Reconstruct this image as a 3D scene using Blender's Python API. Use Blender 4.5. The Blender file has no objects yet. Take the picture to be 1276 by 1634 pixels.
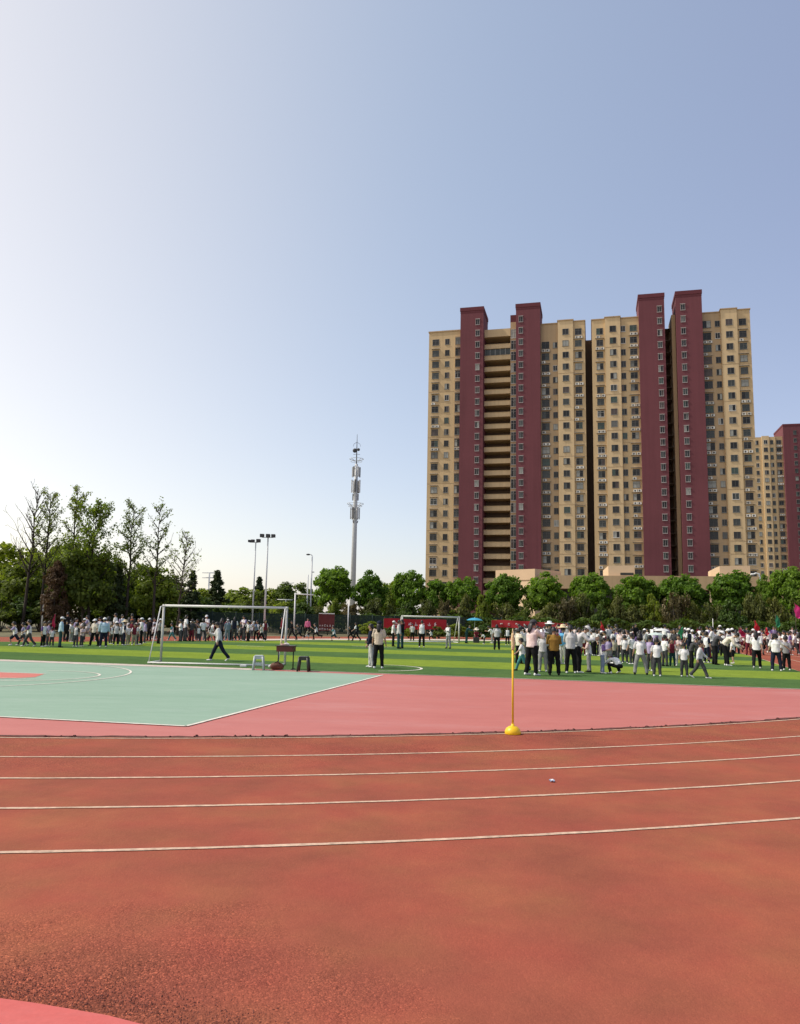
import bpy, bmesh, math, random
import numpy as np
from mathutils import Vector, Matrix, noise
random.seed(7)
SC = bpy.context.scene
COL = SC.collection
R = math.radians
PI = math.pi

# ------------------------------------------------------------------ camera
CAM_H = 1.7
FPX, IW, IH = 1240.0, 1276.0, 1634.0
PITCH, ROLL = math.atan(170 / 1240), R(1.15)
FW = Vector((0, math.cos(PITCH), math.sin(PITCH)))
_u0 = Vector((0, -math.sin(PITCH), math.cos(PITCH)))
RT = math.cos(ROLL) * Vector((1, 0, 0)) + math.sin(ROLL) * _u0
UP = -math.sin(ROLL) * Vector((1, 0, 0)) + math.cos(ROLL) * _u0
cam_data = bpy.data.cameras.new('camera')
cam = bpy.data.objects.new('camera', cam_data)
COL.objects.link(cam)
cam.matrix_world = Matrix(((RT.x, UP.x, -FW.x, 0), (RT.y, UP.y, -FW.y, 0), (RT.z, UP.z, -FW.z, CAM_H), (0, 0, 0, 1)))
cam_data.sensor_fit = 'VERTICAL'
cam_data.sensor_height = 24
cam_data.lens = FPX / IH * 24
cam_data.clip_end = 4000
SC.camera = cam


def ray(px, py):
    return FW + (px - IW / 2) / FPX * RT + (IH / 2 - py) / FPX * UP


def ground(px, py, z=0.0):
    """world point of the ground under a point of the survey photo"""
    d = ray(px, py)
    return Vector((0, 0, CAM_H)) + d * ((z - CAM_H) / d.z)


def at_dist(px, py, dist):
    d = ray(px, py)
    return Vector((0, 0, CAM_H)) + d * (dist / d.y)


# ------------------------------------------------------------------ light
SUN_EL, SUN_AZ = R(50), R(-88)          # azimuth from +Y, towards +X
sun_dir = Vector((math.sin(SUN_AZ) * math.cos(SUN_EL), math.cos(SUN_AZ) * math.cos(SUN_EL), math.sin(SUN_EL)))
sl = bpy.data.lights.new('sun', 'SUN')
sl.energy = 3.7
sl.angle = R(0.53)
sl.color = (1.0, 0.93, 0.82)
so = bpy.data.objects.new('sun', sl)
COL.objects.link(so)
so.rotation_euler = sun_dir.to_track_quat('Z', 'Y').to_euler()
world = bpy.data.worlds.new('World')
SC.world = world
world.use_nodes = True
wn, wl = world.node_tree.nodes, world.node_tree.links
wn.clear()
HZ_LOW = 0.17
sky = wn.new('ShaderNodeTexSky')
sky.sky_type = 'NISHITA'
sky.sun_disc = False
sky.sun_elevation = SUN_EL
sky.sun_rotation = SUN_AZ
sky.altitude = 50
sky.air_density = 1.0
sky.dust_density = 1.6
sky.ozone_density = 1.5
bg = wn.new('ShaderNodeBackground')
bg.inputs['Strength'].default_value = 0.10
wo = wn.new('ShaderNodeOutputWorld')
wl.new(sky.outputs[0], bg.inputs[0])
# thin milky haze over the whole sky, thicker low down and on the sun's side
wt = wn.new('ShaderNodeTexCoord')
wsep = wn.new('ShaderNodeSeparateXYZ')
wl.new(wt.outputs['Generated'], wsep.inputs[0])


def wm(op, a, b=None, clamp=False):
    n = wn.new('ShaderNodeMath')
    n.operation, n.use_clamp = op, clamp
    for i, v in enumerate((a, b)):
        if v is None:
            continue
        if hasattr(v, 'links'):
            wl.new(v, n.inputs[i])
        else:
            n.inputs[i].default_value = v
    return n.outputs[0]


wz = wm('MAXIMUM', wsep.outputs[2], 0.0)
low = wm('MULTIPLY', wm('POWER', 2.718, wm('MULTIPLY', wz, -6.0)), HZ_LOW)
xq = wm('SQRT', wm('ADD', wm('MULTIPLY', wsep.outputs[0], wsep.outputs[0]), 0.03))
xp = wm('MULTIPLY', wm('ADD', xq, wsep.outputs[0]), 0.5)
xm = wm('MULTIPLY', wm('SUBTRACT', wsep.outputs[0], xq), 0.5)
hcol = wn.new('ShaderNodeCombineXYZ')
for ch, (c0, cr, cl_, top) in enumerate(((0.242, 0.12, 0.72, 0.70), (0.292, 0.18, 0.48, 0.64), (0.352, 0.125, 0.15, 0.48))):
    v = wm('SUBTRACT', wm('SUBTRACT', c0, wm('MULTIPLY', xp, cr)), wm('MULTIPLY', xm, cl_))
    wl.new(wm('ADD', wm('MINIMUM', v, top), wm('MULTIPLY', low, (1.5, 1.05, 0.8)[ch])), hcol.inputs[ch])
hb = wn.new('ShaderNodeBackground')
wl.new(hcol.outputs[0], hb.inputs['Color'])
hb.inputs['Strength'].default_value = 1.0
ad = wn.new('ShaderNodeAddShader')
wl.new(bg.outputs[0], ad.inputs[0])
wl.new(hb.outputs[0], ad.inputs[1])
wl.new(ad.outputs[0], wo.inputs[0])
SC.view_settings.view_transform = 'Standard'
SC.view_settings.look = 'None'
SC.view_settings.exposure = 0.0
SC.view_settings.gamma = 1.0
SC.cycles.max_bounces = 6
SC.cycles.diffuse_bounces = 3
SC.cycles.transparent_max_bounces = 8
SC.cycles.use_adaptive_sampling = True
SC.cycles.adaptive_threshold = 0.01


# ------------------------------------------------------------------ materials
def lin(c):
    return tuple((x / 12.92 if x <= 0.04045 else ((x + 0.055) / 1.055) ** 2.4) for x in (v / 255 for v in c))


MATS = {}


class NT:
    def __init__(s, m):
        s.n, s.l = m.node_tree.nodes, m.node_tree.links

    def new(s, t, **kw):
        n = s.n.new(t)
        for k, v in kw.items():
            setattr(n, k, v)
        return n

    def link(s, a, b):
        s.l.new(a, b)

    def noise(s, vec, scale, detail=4, rough=0.6):
        n = s.new('ShaderNodeTexNoise')
        n.inputs['Scale'].default_value = scale
        n.inputs['Detail'].default_value = detail
        n.inputs['Roughness'].default_value = rough
        if vec is not None:
            s.link(vec, n.inputs['Vector'])
        return n.outputs['Fac']

    def ramp(s, fac, stops):
        n = s.new('ShaderNodeValToRGB')
        e = n.color_ramp.elements
        while len(e) < len(stops):
            e.new(0.5)
        for i, (p, c) in enumerate(stops):
            e[i].position = p
            e[i].color = (*c, 1) if len(c) == 3 else c
        s.link(fac, n.inputs['Fac'])
        return n.outputs['Color']

    def mix(s, fac, a, b, mode='MIX'):
        n = s.new('ShaderNodeMix', data_type='RGBA', blend_type=mode)
        for sock, v in ((n.inputs[0], fac), (n.inputs[6], a), (n.inputs[7], b)):
            if hasattr(v, 'is_linked') or hasattr(v, 'links'):
                s.link(v, sock)
            elif isinstance(v, (int, float)):
                sock.default_value = v
            else:
                sock.default_value = (*v, 1) if len(v) == 3 else v
        return n.outputs[2]

    def math(s, op, a, b=None, c=None, clamp=False):
        n = s.new('ShaderNodeMath', operation=op, use_clamp=clamp)
        for i, v in enumerate((a, b, c)):
            if v is None:
                continue
            if hasattr(v, 'links'):
                s.link(v, n.inputs[i])
            else:
                n.inputs[i].default_value = v
        return n.outputs[0]


def mat(name, base, rough=0.7, var=0.12, scale=6.0, bump=0.0, bscale=40.0, metal=0.0, spec=0.3, objrand=0.0):
    """principled material with a little noise in colour (and bump)"""
    if name in MATS:
        return MATS[name]
    m = bpy.data.materials.new(name)
    m.use_nodes = True
    t = NT(m)
    p = t.n['Principled BSDF']
    p.inputs['Roughness'].default_value = rough
    p.inputs['Metallic'].default_value = metal
    p.inputs['Specular IOR Level'].default_value = spec
    tc = t.new('ShaderNodeTexCoord').outputs['Object']
    f = t.noise(tc, scale)
    lo = tuple(max(0, v * (1 - var)) for v in base)
    hi = tuple(min(1, v * (1 + var)) for v in base)
    c = t.ramp(f, [(0.3, lo), (0.7, hi)])
    if objrand:
        oi = t.new('ShaderNodeObjectInfo').outputs['Random']
        c = t.mix(1.0, c, t.ramp(oi, [(0, (1 - objrand,) * 3), (1, (1 + objrand,) * 3)]), 'MULTIPLY')
    t.link(c, p.inputs['Base Color'])
    if bump:
        b = t.new('ShaderNodeBump')
        b.inputs['Strength'].default_value = bump
        b.inputs['Distance'].default_value = 0.02
        t.link(t.noise(tc, bscale, 3), b.inputs['Height'])
        t.link(b.outputs[0], p.inputs['Normal'])
    MATS[name] = m
    return m


def leaf_mat(name, dark, light, trans=0.35, rough=0.6):
    if name in MATS:
        return MATS[name]
    m = bpy.data.materials.new(name)
    m.use_nodes = True
    t = NT(m)
    p = t.n['Principled BSDF']
    p.inputs['Roughness'].default_value = rough
    p.inputs['Specular IOR Level'].default_value = 0.25
    tc = t.new('ShaderNodeTexCoord').outputs['Object']
    geo = t.new('ShaderNodeNewGeometry')
    rnd = geo.outputs['Random Per Island']
    f = t.math('ADD', t.math('MULTIPLY', t.noise(tc, 0.9, 2), 0.75), t.math('MULTIPLY', rnd, 0.4))
    c = t.ramp(f, [(0.25, dark), (0.85, light)])
    oi = t.new('ShaderNodeObjectInfo').outputs['Random']
    c = t.mix(1.0, c, t.ramp(oi, [(0, (0.78, 0.84, 0.8)), (1, (1.2, 1.12, 1.05))]), 'MULTIPLY')
    t.link(c, p.inputs['Base Color'])
    tr = t.new('ShaderNodeBsdfTranslucent')
    c2 = t.mix(1.0, c, (1.25, 1.35, 0.55), 'MULTIPLY')
    t.link(c2, tr.inputs['Color'])
    mx = t.new('ShaderNodeMixShader')
    mx.inputs[0].default_value = trans
    t.link(p.outputs[0], mx.inputs[1])
    t.link(tr.outputs[0], mx.inputs[2])
    out = [n for n in t.n if n.type == 'OUTPUT_MATERIAL'][0]
    t.link(mx.outputs[0], out.inputs['Surface'])
    MATS[name] = m
    return m


# ------------------------------------------------------------------ mesh helpers
def link(o, parent=None):
    COL.objects.link(o)
    if parent is not None:
        o.parent = parent
    return o


def tag(o, label=None, cat=None, group=None, kind=None):
    for k, v in (('label', label), ('category', cat), ('group', group), ('kind', kind)):
        if v:
            o[k] = v
    return o


def empty(name, loc=(0, 0, 0), rz=0.0):
    o = bpy.data.objects.new(name, None)
    o.empty_display_size = 0.2
    o.location = loc
    o.rotation_euler = (0, 0, rz)
    return link(o)


def copy_tree(o, parent=None):
    c = o.copy()
    link(c, parent)
    if parent is not None:
        c.matrix_parent_inverse = o.matrix_parent_inverse.copy()
    for ch in o.children:
        copy_tree(ch, c)
    return c


class MB:
    def __init__(s):
        s.v, s.f, s.mi = [], [], []
        s.sm = []

    def add(s, vs, fs, mi=0, smooth=False):
        b = len(s.v)
        s.v.extend([tuple(v) for v in vs])
        for f in fs:
            s.f.append(tuple(i + b for i in f))
            s.mi.append(mi)
            s.sm.append(smooth)

    def box(s, x0, x1, y0, y1, z0, z1, mi=0, m=None):
        vs = [(x, y, z) for z in (z0, z1) for y in (y0, y1) for x in (x0, x1)]
        if m is not None:
            vs = [m @ Vector(v) for v in vs]
        s.add(vs, [(0, 2, 3, 1), (4, 5, 7, 6), (0, 1, 5, 4), (2, 6, 7, 3), (0, 4, 6, 2), (1, 3, 7, 5)], mi)

    def bar(s, a, b, w, d, mi=0):
        a, b = Vector(a), Vector(b)
        t = (b - a)
        L = t.length
        q = t.to_track_quat('Z', 'Y').to_matrix().to_4x4()
        s.box(-w / 2, w / 2, -d / 2, d / 2, 0, L, mi, Matrix.Translation(a) @ q)

    def tube(s, pts, radii, n=10, mi=0, ref=None, smooth=True):
        pts = [Vector(p) for p in pts]
        rings = []
        for i, p in enumerate(pts):
            t = (pts[min(i + 1, len(pts) - 1)] - pts[max(i - 1, 0)])
            if t.length < 1e-9:
                t = Vector((0, 0, 1))
            t.normalize()
            rf = Vector(ref) if ref is not None else Vector((1, 0, 0))
            if abs(t.dot(rf)) > 0.92:
                rf = Vector((0, 1, 0))
            y = t.cross(rf).normalized()
            x = y.cross(t).normalized()
            r = radii[i] if isinstance(radii, (list, tuple)) else radii
            rx, ry = r if isinstance(r, (list, tuple)) else (r, r)
            rings.append([p + x * rx * math.cos(2 * PI * k / n) + y * ry * math.sin(2 * PI * k / n) for k in range(n)])
        vs = [v for r in rings for v in r]
        fs = []
        for i in range(len(rings) - 1):
            for k in range(n):
                a, b = i * n + k, i * n + (k + 1) % n
                fs.append((a, b, b + n, a + n))
        fs.append(tuple(range(n))[::-1])
        fs.append(tuple(range((len(rings) - 1) * n, len(rings) * n)))
        s.add(vs, fs, mi, smooth)

    def ball(s, c, r, n=10, m=6, mi=0, zmin=-1.0):
        c = Vector(c)
        r = r if isinstance(r, (list, tuple)) else (r, r, r)
        pts, rad = [], []
        for i in range(m + 1):
            a = -PI / 2 + PI * i / m
            if math.sin(a) < zmin - 1e-6:
                continue
            pts.append((math.sin(a), max(math.cos(a), 0.03)))
        vs, fs = [], []
        for z, q in pts:
            for k in range(n):
                vs.append(c + Vector((q * math.cos(2 * PI * k / n) * r[0], q * math.sin(2 * PI * k / n) * r[1], z * r[2])))
        for i in range(len(pts) - 1):
            for k in range(n):
                a, b = i * n + k, i * n + (k + 1) % n
                fs.append((a, b, b + n, a + n))
        fs.append(tuple(range(n))[::-1])
        fs.append(tuple(range((len(pts) - 1) * n, len(pts) * n)))
        s.add(vs, fs, mi, True)

    def mesh(s, name):
        me = bpy.data.meshes.new(name)
        me.from_pydata(s.v, [], s.f)
        me.polygons.foreach_set('material_index', s.mi)
        me.polygons.foreach_set('use_smooth', s.sm)
        me.update()
        return me

    def build(s, name, mats, parent=None):
        me = s.mesh(name)
        for m in (mats if isinstance(mats, (list, tuple)) else [mats]):
            me.materials.append(m)
        return link(bpy.data.objects.new(name, me), parent)


def poly_sheet(name, pts, z, m, kind='structure', sub=1):
    me = bpy.data.meshes.new(name)
    me.from_pydata([(p[0], p[1], z) for p in pts], [], [tuple(range(len(pts)))])
    bm = bmesh.new()
    bm.from_mesh(me)
    bmesh.ops.triangulate(bm, faces=bm.faces[:])
    for f in bm.faces:
        if f.normal.z < 0:
            f.normal_flip()
    bm.to_mesh(me)
    bm.free()
    me.materials.append(m)
    o = link(bpy.data.objects.new(name, me))
    return tag(o, kind=kind)


def strip_faces(mb, pts, w, z, mi=0, jitter=0.0, closed=False):
    """a painted line of width w along a polyline"""
    n = len(pts)
    L, Rr = [], []
    for i, p in enumerate(pts):
        a = Vector(pts[(i - 1) % n if closed else max(i - 1, 0)])
        b = Vector(pts[(i + 1) % n if closed else min(i + 1, n - 1)])
        t = (b - a).to_2d().normalized()
        nn = Vector((-t.y, t.x))
        q = Vector(p).to_2d()
        j1 = jitter * (noise.noise(Vector((q.x * 7, q.y * 7, 0.3))))
        j2 = jitter * (noise.noise(Vector((q.x * 7, q.y * 7, 9.3))))
        L.append(q + nn * (w / 2 + j1))
        Rr.append(q - nn * (w / 2 + j2))
    vs = [(p.x, p.y, z) for p in L] + [(p.x, p.y, z) for p in Rr]
    fs = []
    for i in range(n if closed else n - 1):
        j = (i + 1) % n
        fs.append((n + i, n + j, j, i))
    mb.add(vs, fs, mi)


# ------------------------------------------------------------------ the sports ground
PHI = R(14)
V = Vector((math.cos(PHI), -math.sin(PHI), 0))      # across the field
U = Vector((math.sin(PHI), math.cos(PHI), 0))       # away from the camera


def catmull(pts, k=10, closed=True):
    out = []
    n = len(pts)
    for i in range(n if closed else n - 1):
        p0, p1, p2, p3 = (Vector(pts[(i + d) % n]) if closed else Vector(pts[min(max(i + d, 0), n - 1)]) for d in (-1, 0, 1, 2))
        for q in range(k):
            t = q / k
            out.append(0.5 * ((2 * p1) + (-p0 + p2) * t + (2 * p0 - 5 * p1 + 4 * p2 - p3) * t * t + (-p0 + 3 * p1 - 3 * p2 + p3) * t ** 3))
    return out


arc = [(-7 + 28.23 * math.sin(R(a)), 39 - 28.23 * math.cos(R(a))) for a in range(-32, 35, 3)]
rest = [(11.6, 20.3), (13.7, 25), (15.3, 30), (19.2, 42), (23.2, 56), (24.6, 66), (20, 73.5), (11, 71), (3.4, 65.0), (-5.8, 59.2), (-9.2, 55.6), (-18.6, 46.0), (-22.6, 42.6), (-27, 37), (-28.5, 30), (-27, 22)]
INNER = [Vector((p[0], p[1])) for p in catmull([(*p, 0) for p in arc + rest], 8)]


def offset(path, d):
    n = len(path)
    out = []
    for i in range(n):
        t = (path[(i + 1) % n] - path[i - 1]).normalized()
        out.append(path[i] + Vector((t.y, -t.x)) * d)
    return out


def track_mat():
    m = bpy.data.materials.new('track rubber')
    m.use_nodes = True
    t = NT(m)
    p = t.n['Principled BSDF']
    p.inputs['Roughness'].default_value = 0.9
    p.inputs['Specular IOR Level'].default_value = 0.08
    tc = t.new('ShaderNodeTexCoord').outputs['Object']
    big = t.noise(tc, 0.55, 5, 0.65)
    mid = t.noise(tc, 3.5, 4, 0.6)
    c = t.ramp(big, [(0.28, TRK_A), (0.5, TRK_B), (0.72, TRK_C)])
    c = t.mix(0.5, c, t.ramp(mid, [(0.3, (0.9, 0.9, 0.9)), (0.7, (1.07, 1.07, 1.07))]), 'MULTIPLY')
    # broad damp and faded clouds
    cl2 = t.noise(tc, 1.3, 3, 0.5)
    c = t.mix(0.7, c, t.ramp(cl2, [(0.35, (0.86, 0.98, 0.92)), (0.5, (1, 1, 1)), (0.66, (1.10, 0.96, 1.0))]), 'MULTIPLY')
    # worn granular area near the corner where the binder has gone
    sep = t.new('ShaderNodeSeparateXYZ')
    t.link(tc, sep.inputs[0])
    dx = t.math('MULTIPLY', t.math('ADD', sep.outputs[0], 1.75), 0.52)
    dy = t.math('MULTIPLY', t.math('SUBTRACT', sep.outputs[1], 3.75), 0.85)
    dist = t.math('SQRT', t.math('ADD', t.math('MULTIPLY', dx, dx), t.math('MULTIPLY', dy, dy)))
    worn = t.math('SUBTRACT', 1.08, t.math('ADD', dist, t.math('MULTIPLY', t.math('SUBTRACT', t.noise(tc, 1.5, 5, 0.7), 0.5), 2.0)), clamp=True)
    # second worn band along the inside lanes
    ex = t.math('ADD', sep.outputs[0], 7.0)
    ey = t.math('SUBTRACT', sep.outputs[1], 39.0)
    rad = t.math('SQRT', t.math('ADD', t.math('MULTIPLY', ex, ex), t.math('MULTIPLY', ey, ey)))
    band = t.math('MULTIPLY', t.math('SUBTRACT', 31.0, rad, clamp=True), t.math('MULTIPLY', t.math('SUBTRACT', t.noise(tc, 0.45, 3), 0.36, clamp=True), 3.0, clamp=True))
    worn2 = t.math('MAXIMUM', worn, t.math('MULTIPLY', band, 0.8))
    vo = t.new('ShaderNodeTexVoronoi')
    vo.inputs['Scale'].default_value = 120
    t.link(tc, vo.inputs['Vector'])
    sepc = t.new('ShaderNodeSeparateColor')
    t.link(vo.outputs['Color'], sepc.inputs[0])
    gran = t.ramp(sepc.outputs[0], [(0.0, (0.35, 0.33, 0.33)), (0.45, (0.85, 0.85, 0.85)), (0.8, (1.05, 1.05, 1.05)), (1.0, (2.0, 1.95, 1.8))])
    c = t.mix(t.math('MULTIPLY', worn2, 0.75), c, t.mix(1.0, c, gran, 'MULTIPLY'))
    c = t.mix(0.10, c, t.mix(1.0, c, gran, 'MULTIPLY'))
    # small dark scuffs
    sc = t.noise(tc, 7.0, 6, 0.75)
    c = t.mix(t.math('MULTIPLY', t.math('SUBTRACT', sc, 0.66, clamp=True), 4.0, clamp=True), c, (0.09, 0.035, 0.028))
    t.link(c, p.inputs['Base Color'])
    b = t.new('ShaderNodeBump')
    b.inputs['Distance'].default_value = 0.006
    t.link(t.math('ADD', 0.22, t.math('MULTIPLY', worn2, 0.75)), b.inputs['Strength'])
    hh = t.math('ADD', t.math('MULTIPLY', vo.outputs['Distance'], -0.8), t.math('ADD', t.math('MULTIPLY', t.noise(tc, 45, 4), 1.4), t.math('MULTIPLY', t.noise(tc, 13, 5, 0.7), 5.0)))
    t.link(hh, b.inputs['Height'])
    t.link(b.outputs[0], p.inputs['Normal'])
    return m


TRK_A, TRK_B, TRK_C = (0.240, 0.064, 0.044), (0.290, 0.082, 0.050), (0.328, 0.110, 0.056)


def painted_mat(name, a, b, rough=0.6, streak=0.0):
    m = bpy.data.materials.new(name)
    m.use_nodes = True
    t = NT(m)
    p = t.n['Principled BSDF']
    p.inputs['Roughness'].default_value = rough
    p.inputs['Specular IOR Level'].default_value = 0.16
    tc = t.new('ShaderNodeTexCoord').outputs['Object']
    mp = t.new('ShaderNodeMapping')
    mp.inputs['Rotation'].default_value = (0, 0, PHI)
    mp.inputs['Scale'].default_value = (0.35, 1.0, 1)
    t.link(tc, mp.inputs['Vector'])
    f = t.math('ADD', t.math('MULTIPLY', t.noise(mp.outputs[0], 0.6, 5, 0.65), 0.6), t.math('MULTIPLY', t.noise(mp.outputs[0], 4.0, 4, 0.7), 0.4))
    c = t.ramp(f, [(0.3, a), (0.7, b)])
    st = t.noise(mp.outputs[0], 1.7, 6, 0.7)
    c = t.mix(t.math('MULTIPLY', t.math('SUBTRACT', st, 0.6, clamp=True), 1.6, clamp=True), c, tuple(v * 0.72 for v in a))
    du = t.noise(mp.outputs[0], 0.9, 6, 0.72)
    c = t.mix(t.math('MULTIPLY', t.math('SUBTRACT', du, 0.52, clamp=True), 1.5, clamp=True), c, tuple(min(1, v * 0.7 + 0.16) for v in b))
    mp2 = t.new('ShaderNodeMapping')
    mp2.inputs['Rotation'].default_value = (0, 0, PHI + 0.5)
    mp2.inputs['Scale'].default_value = (0.8, 9.0, 1)
    t.link(tc, mp2.inputs['Vector'])
    sk = t.noise(mp2.outputs[0], 1.6, 5, 0.7)
    c = t.mix(t.math('MULTIPLY', t.math('SUBTRACT', sk, 0.66, clamp=True), 3.0, clamp=True), c, tuple(v * 0.55 for v in a))
    fn = t.noise(tc, 30, 4, 0.75)
    c = t.mix(0.5, c, t.ramp(fn, [(0.3, (0.86, 0.86, 0.86)), (0.7, (1.1, 1.1, 1.1))]), 'MULTIPLY')
    t.link(c, p.inputs['Base Color'])
    bu = t.new('ShaderNodeBump')
    bu.inputs['Strength'].default_value = 0.15
    bu.inputs['Distance'].default_value = 0.004
    t.link(t.noise(tc, 60, 3), bu.inputs['Height'])
    t.link(bu.outputs[0], p.inputs['Normal'])
    return m


def turf_mat():
    m = bpy.data.materials.new('striped turf')
    m.use_nodes = True
    t = NT(m)
    p = t.n['Principled BSDF']
    p.inputs['Roughness'].default_value = 0.9
    p.inputs['Specular IOR Level'].default_value = 0.0
    tc = t.new('ShaderNodeTexCoord').outputs['Object']
    sep = t.new('ShaderNodeSeparateXYZ')
    t.link(tc, sep.inputs[0])
    # distance from the near goal line
    b = t.math('ADD', t.math('MULTIPLY', sep.outputs[0], math.sin(PHI)), t.math('MULTIPLY', sep.outputs[1], math.cos(PHI)))
    b = t.math('ADD', b, t.math('MULTIPLY', t.math('SUBTRACT', t.noise(tc, 1.2, 3), 0.5), 0.25))
    ph = t.math('FRACT', t.math('DIVIDE', t.math('SUBTRACT', b, 23.35), 9.0))
    tri = t.math('ABSOLUTE', t.math('SUBTRACT', ph, 0.5))       # 0.5 at dark start, wraps
    lightf = t.ramp(ph, [(0.0, (0, 0, 0)), (0.485, (0, 0, 0)), (0.515, (1, 1, 1)), (0.985, (1, 1, 1)), (1.0, (0, 0, 0))])
    f1 = t.noise(tc, 0.5, 5, 0.7)
    dark = t.ramp(f1, [(0.3, TURF_D[0]), (0.7, TURF_D[1])])
    light = t.ramp(f1, [(0.3, TURF_L[0]), (0.7, TURF_L[1])])
    c = t.mix(lightf, dark, light)
    wp = t.noise(tc, 0.23, 5, 0.7)
    c = t.mix(t.math('MULTIPLY', t.math('SUBTRACT', wp, 0.55, clamp=True), 1.8, clamp=True), c, (0.16, 0.19, 0.06))
    blt = t.noise(tc, 2.6, 5, 0.75)
    c = t.mix(0.8, c, t.ramp(blt, [(0.3, (0.78, 0.80, 0.8)), (0.7, (1.2, 1.17, 1.1))]), 'MULTIPLY')
    fine = t.noise(tc, 38, 4, 0.7)
    c = t.mix(0.8, c, t.ramp(fine, [(0.3, (0.7, 0.7, 0.7)), (0.7, (1.25, 1.25, 1.25))]), 'MULTIPLY')
    t.link(c, p.inputs['Base Color'])
    bu = t.new('ShaderNodeBump')
    bu.inputs['Strength'].default_value = 0.5
    bu.inputs['Distance'].default_value = 0.03
    t.link(t.noise(tc, 55, 3), bu.inputs['Height'])
    t.link(bu.outputs[0], p.inputs['Normal'])
    return m


TURF_D = ((0.066, 0.124, 0.044), (0.088, 0.156, 0.054))
TURF_L = ((0.162, 0.228, 0.036), (0.212, 0.285, 0.046))

gm = mat('dry earth and weeds', (0.13, 0.115, 0.06), 0.95, 0.45, 0.35, 0.5, 9)
gd = MB()
gd.add([(-900, -60, -0.03), (900, -60, -0.03), (900, 1500, -0.03), (-900, 1500, -0.03)], [(0, 1, 2, 3)])
tag(gd.build('ground', gm), kind='structure')

track = poly_sheet('running_track', offset(INNER, 8.6), 0.0, track_mat())
pink = painted_mat('pink court surround', (0.41, 0.126, 0.108), (0.49, 0.168, 0.142))
inf = poly_sheet('infield', [p + Vector((0.02 * noise.noise(Vector((p.x * 2, p.y * 2, 0))), 0.02 * noise.noise(Vector((p.x * 2, p.y * 2, 5))))) for p in offset(INNER, -0.16)], 0.004, pink)
# far infield past the turf, its grazing glare put into the pale colour
pale = mat('pale infield glare', (0.56, 0.47, 0.39), 0.8, 0.1, 0.6)
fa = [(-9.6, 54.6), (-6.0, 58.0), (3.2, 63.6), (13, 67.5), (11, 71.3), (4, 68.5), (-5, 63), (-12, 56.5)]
poly_sheet('far_infield_glare', fa, 0.006, pale)

# turf
near_l, near_r = Vector((-13.8, 27.55)), Vector((11.6, 21.5))
dirn = (near_r - near_l).normalized()
tp = [near_l - dirn * 10, near_r + dirn * 1.2, (14.3, 27), (15.3, 30), (19.2, 42), (23.0, 56), (23.6, 64), (17, 69), (3.3, 63.7), (-5.8, 58.6), (-9.0, 55.0), (-18.6, 45.4), (-22.2, 42.9), (-25.5, 36)]
poly_sheet('turf', tp, 0.010, turf_mat())
kerb = MB()
strip_faces(kerb, [near_l - dirn * 10, near_l, Vector((-1, 24.55)), near_r + dirn * 1.0], 0.10, 0.014)
nrm_ = Vector((dirn.y, -dirn.x))
strip_faces(kerb, [near_l - dirn * 10 + nrm_ * 0.42, near_l + nrm_ * 0.42, near_l + dirn * 6 + nrm_ * 0.36, near_l + dirn * 9.6 + nrm_ * 0.2], 0.62, 0.0135, jitter=0.06)
tag(kerb.build('turf_edge', mat('pale edge strip', (0.50, 0.42, 0.36), 0.8, 0.2, 3)), kind='structure')

# court (mint) with its lines
cA = Vector((-3.19, 12.18))
cB = Vector((-0.42, 23.75))
cl = Vector((-0.981, 0.196))
courtm = painted_mat('mint court paint', (0.205, 0.315, 0.225), (0.275, 0.385, 0.29))
cC = cA + cl * 19
cD = Vector((-13.8, 27.0)) + (cl * 8)
poly_sheet('court', [cA, cB, Vector((-4.6, 24.9)), Vector((-12.7, 26.7)), cD, cC], 0.008, courtm)
linem = mat('worn white line paint', (0.66, 0.60, 0.52), 0.8, 0.22, 9)
lm = MB()


def seg(a, b, n=24):
    a, b = Vector(a), Vector(b)
    return [a.lerp(b, i / n) for i in range(n + 1)]


def circ(c, r, a0, a1, n=40):
    return [Vector((c[0] + r * math.cos(R(a0 + (a1 - a0) * i / n)), c[1] + r * math.sin(R(a0 + (a1 - a0) * i / n)))) for i in range(n + 1)]


strip_faces(lm, seg(cC, cA), 0.07, 0.016, jitter=0.01)
strip_faces(lm, seg(cA, cB), 0.07, 0.016, jitter=0.01)
strip_faces(lm, circ((-12.4, 21.4), 4.95, -75, 75), 0.06, 0.016)
strip_faces(lm, circ((-9.75, 21.05), 1.75, -100, 100), 0.06, 0.0165)
strip_faces(lm, seg((-18, 22.95), (-9.6, 21.7)), 0.06, 0.0170)
strip_faces(lm, seg((-18, 21.3), (-9.35, 20.0)), 0.06, 0.0170)
tag(lm.build('court_markings', linem), kind='structure')
poly_sheet('court_key', [(-18, 22.9), (-9.62, 21.66), (-9.35, 20.5), (-9.9, 19.95), (-18, 21.2)], 0.012, painted_mat('red key paint', (0.47, 0.13, 0.10), (0.55, 0.17, 0.13)))

# lane lines
ll = MB()
lanes = [0.0, 1.44, 2.66, 3.94, 5.25]
for d in lanes:
    strip_faces(ll, offset(INNER, d), 0.052, 0.005, jitter=0.012, closed=True)
tag(ll.build('lane_lines', mat('worn lane paint', (0.52, 0.36, 0.26), 0.85, 0.3, 14)), kind='structure')
# dark gap along the inner edge of the track
eg = MB()
strip_faces(eg, offset(INNER, -0.13), 0.11, 0.007, jitter=0.09, closed=True)
tag(eg.build('track_edge', mat('dark crumbled rubber edge', (0.12, 0.045, 0.035), 0.95, 0.4, 20, 0.6, 60)), kind='structure')
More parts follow.
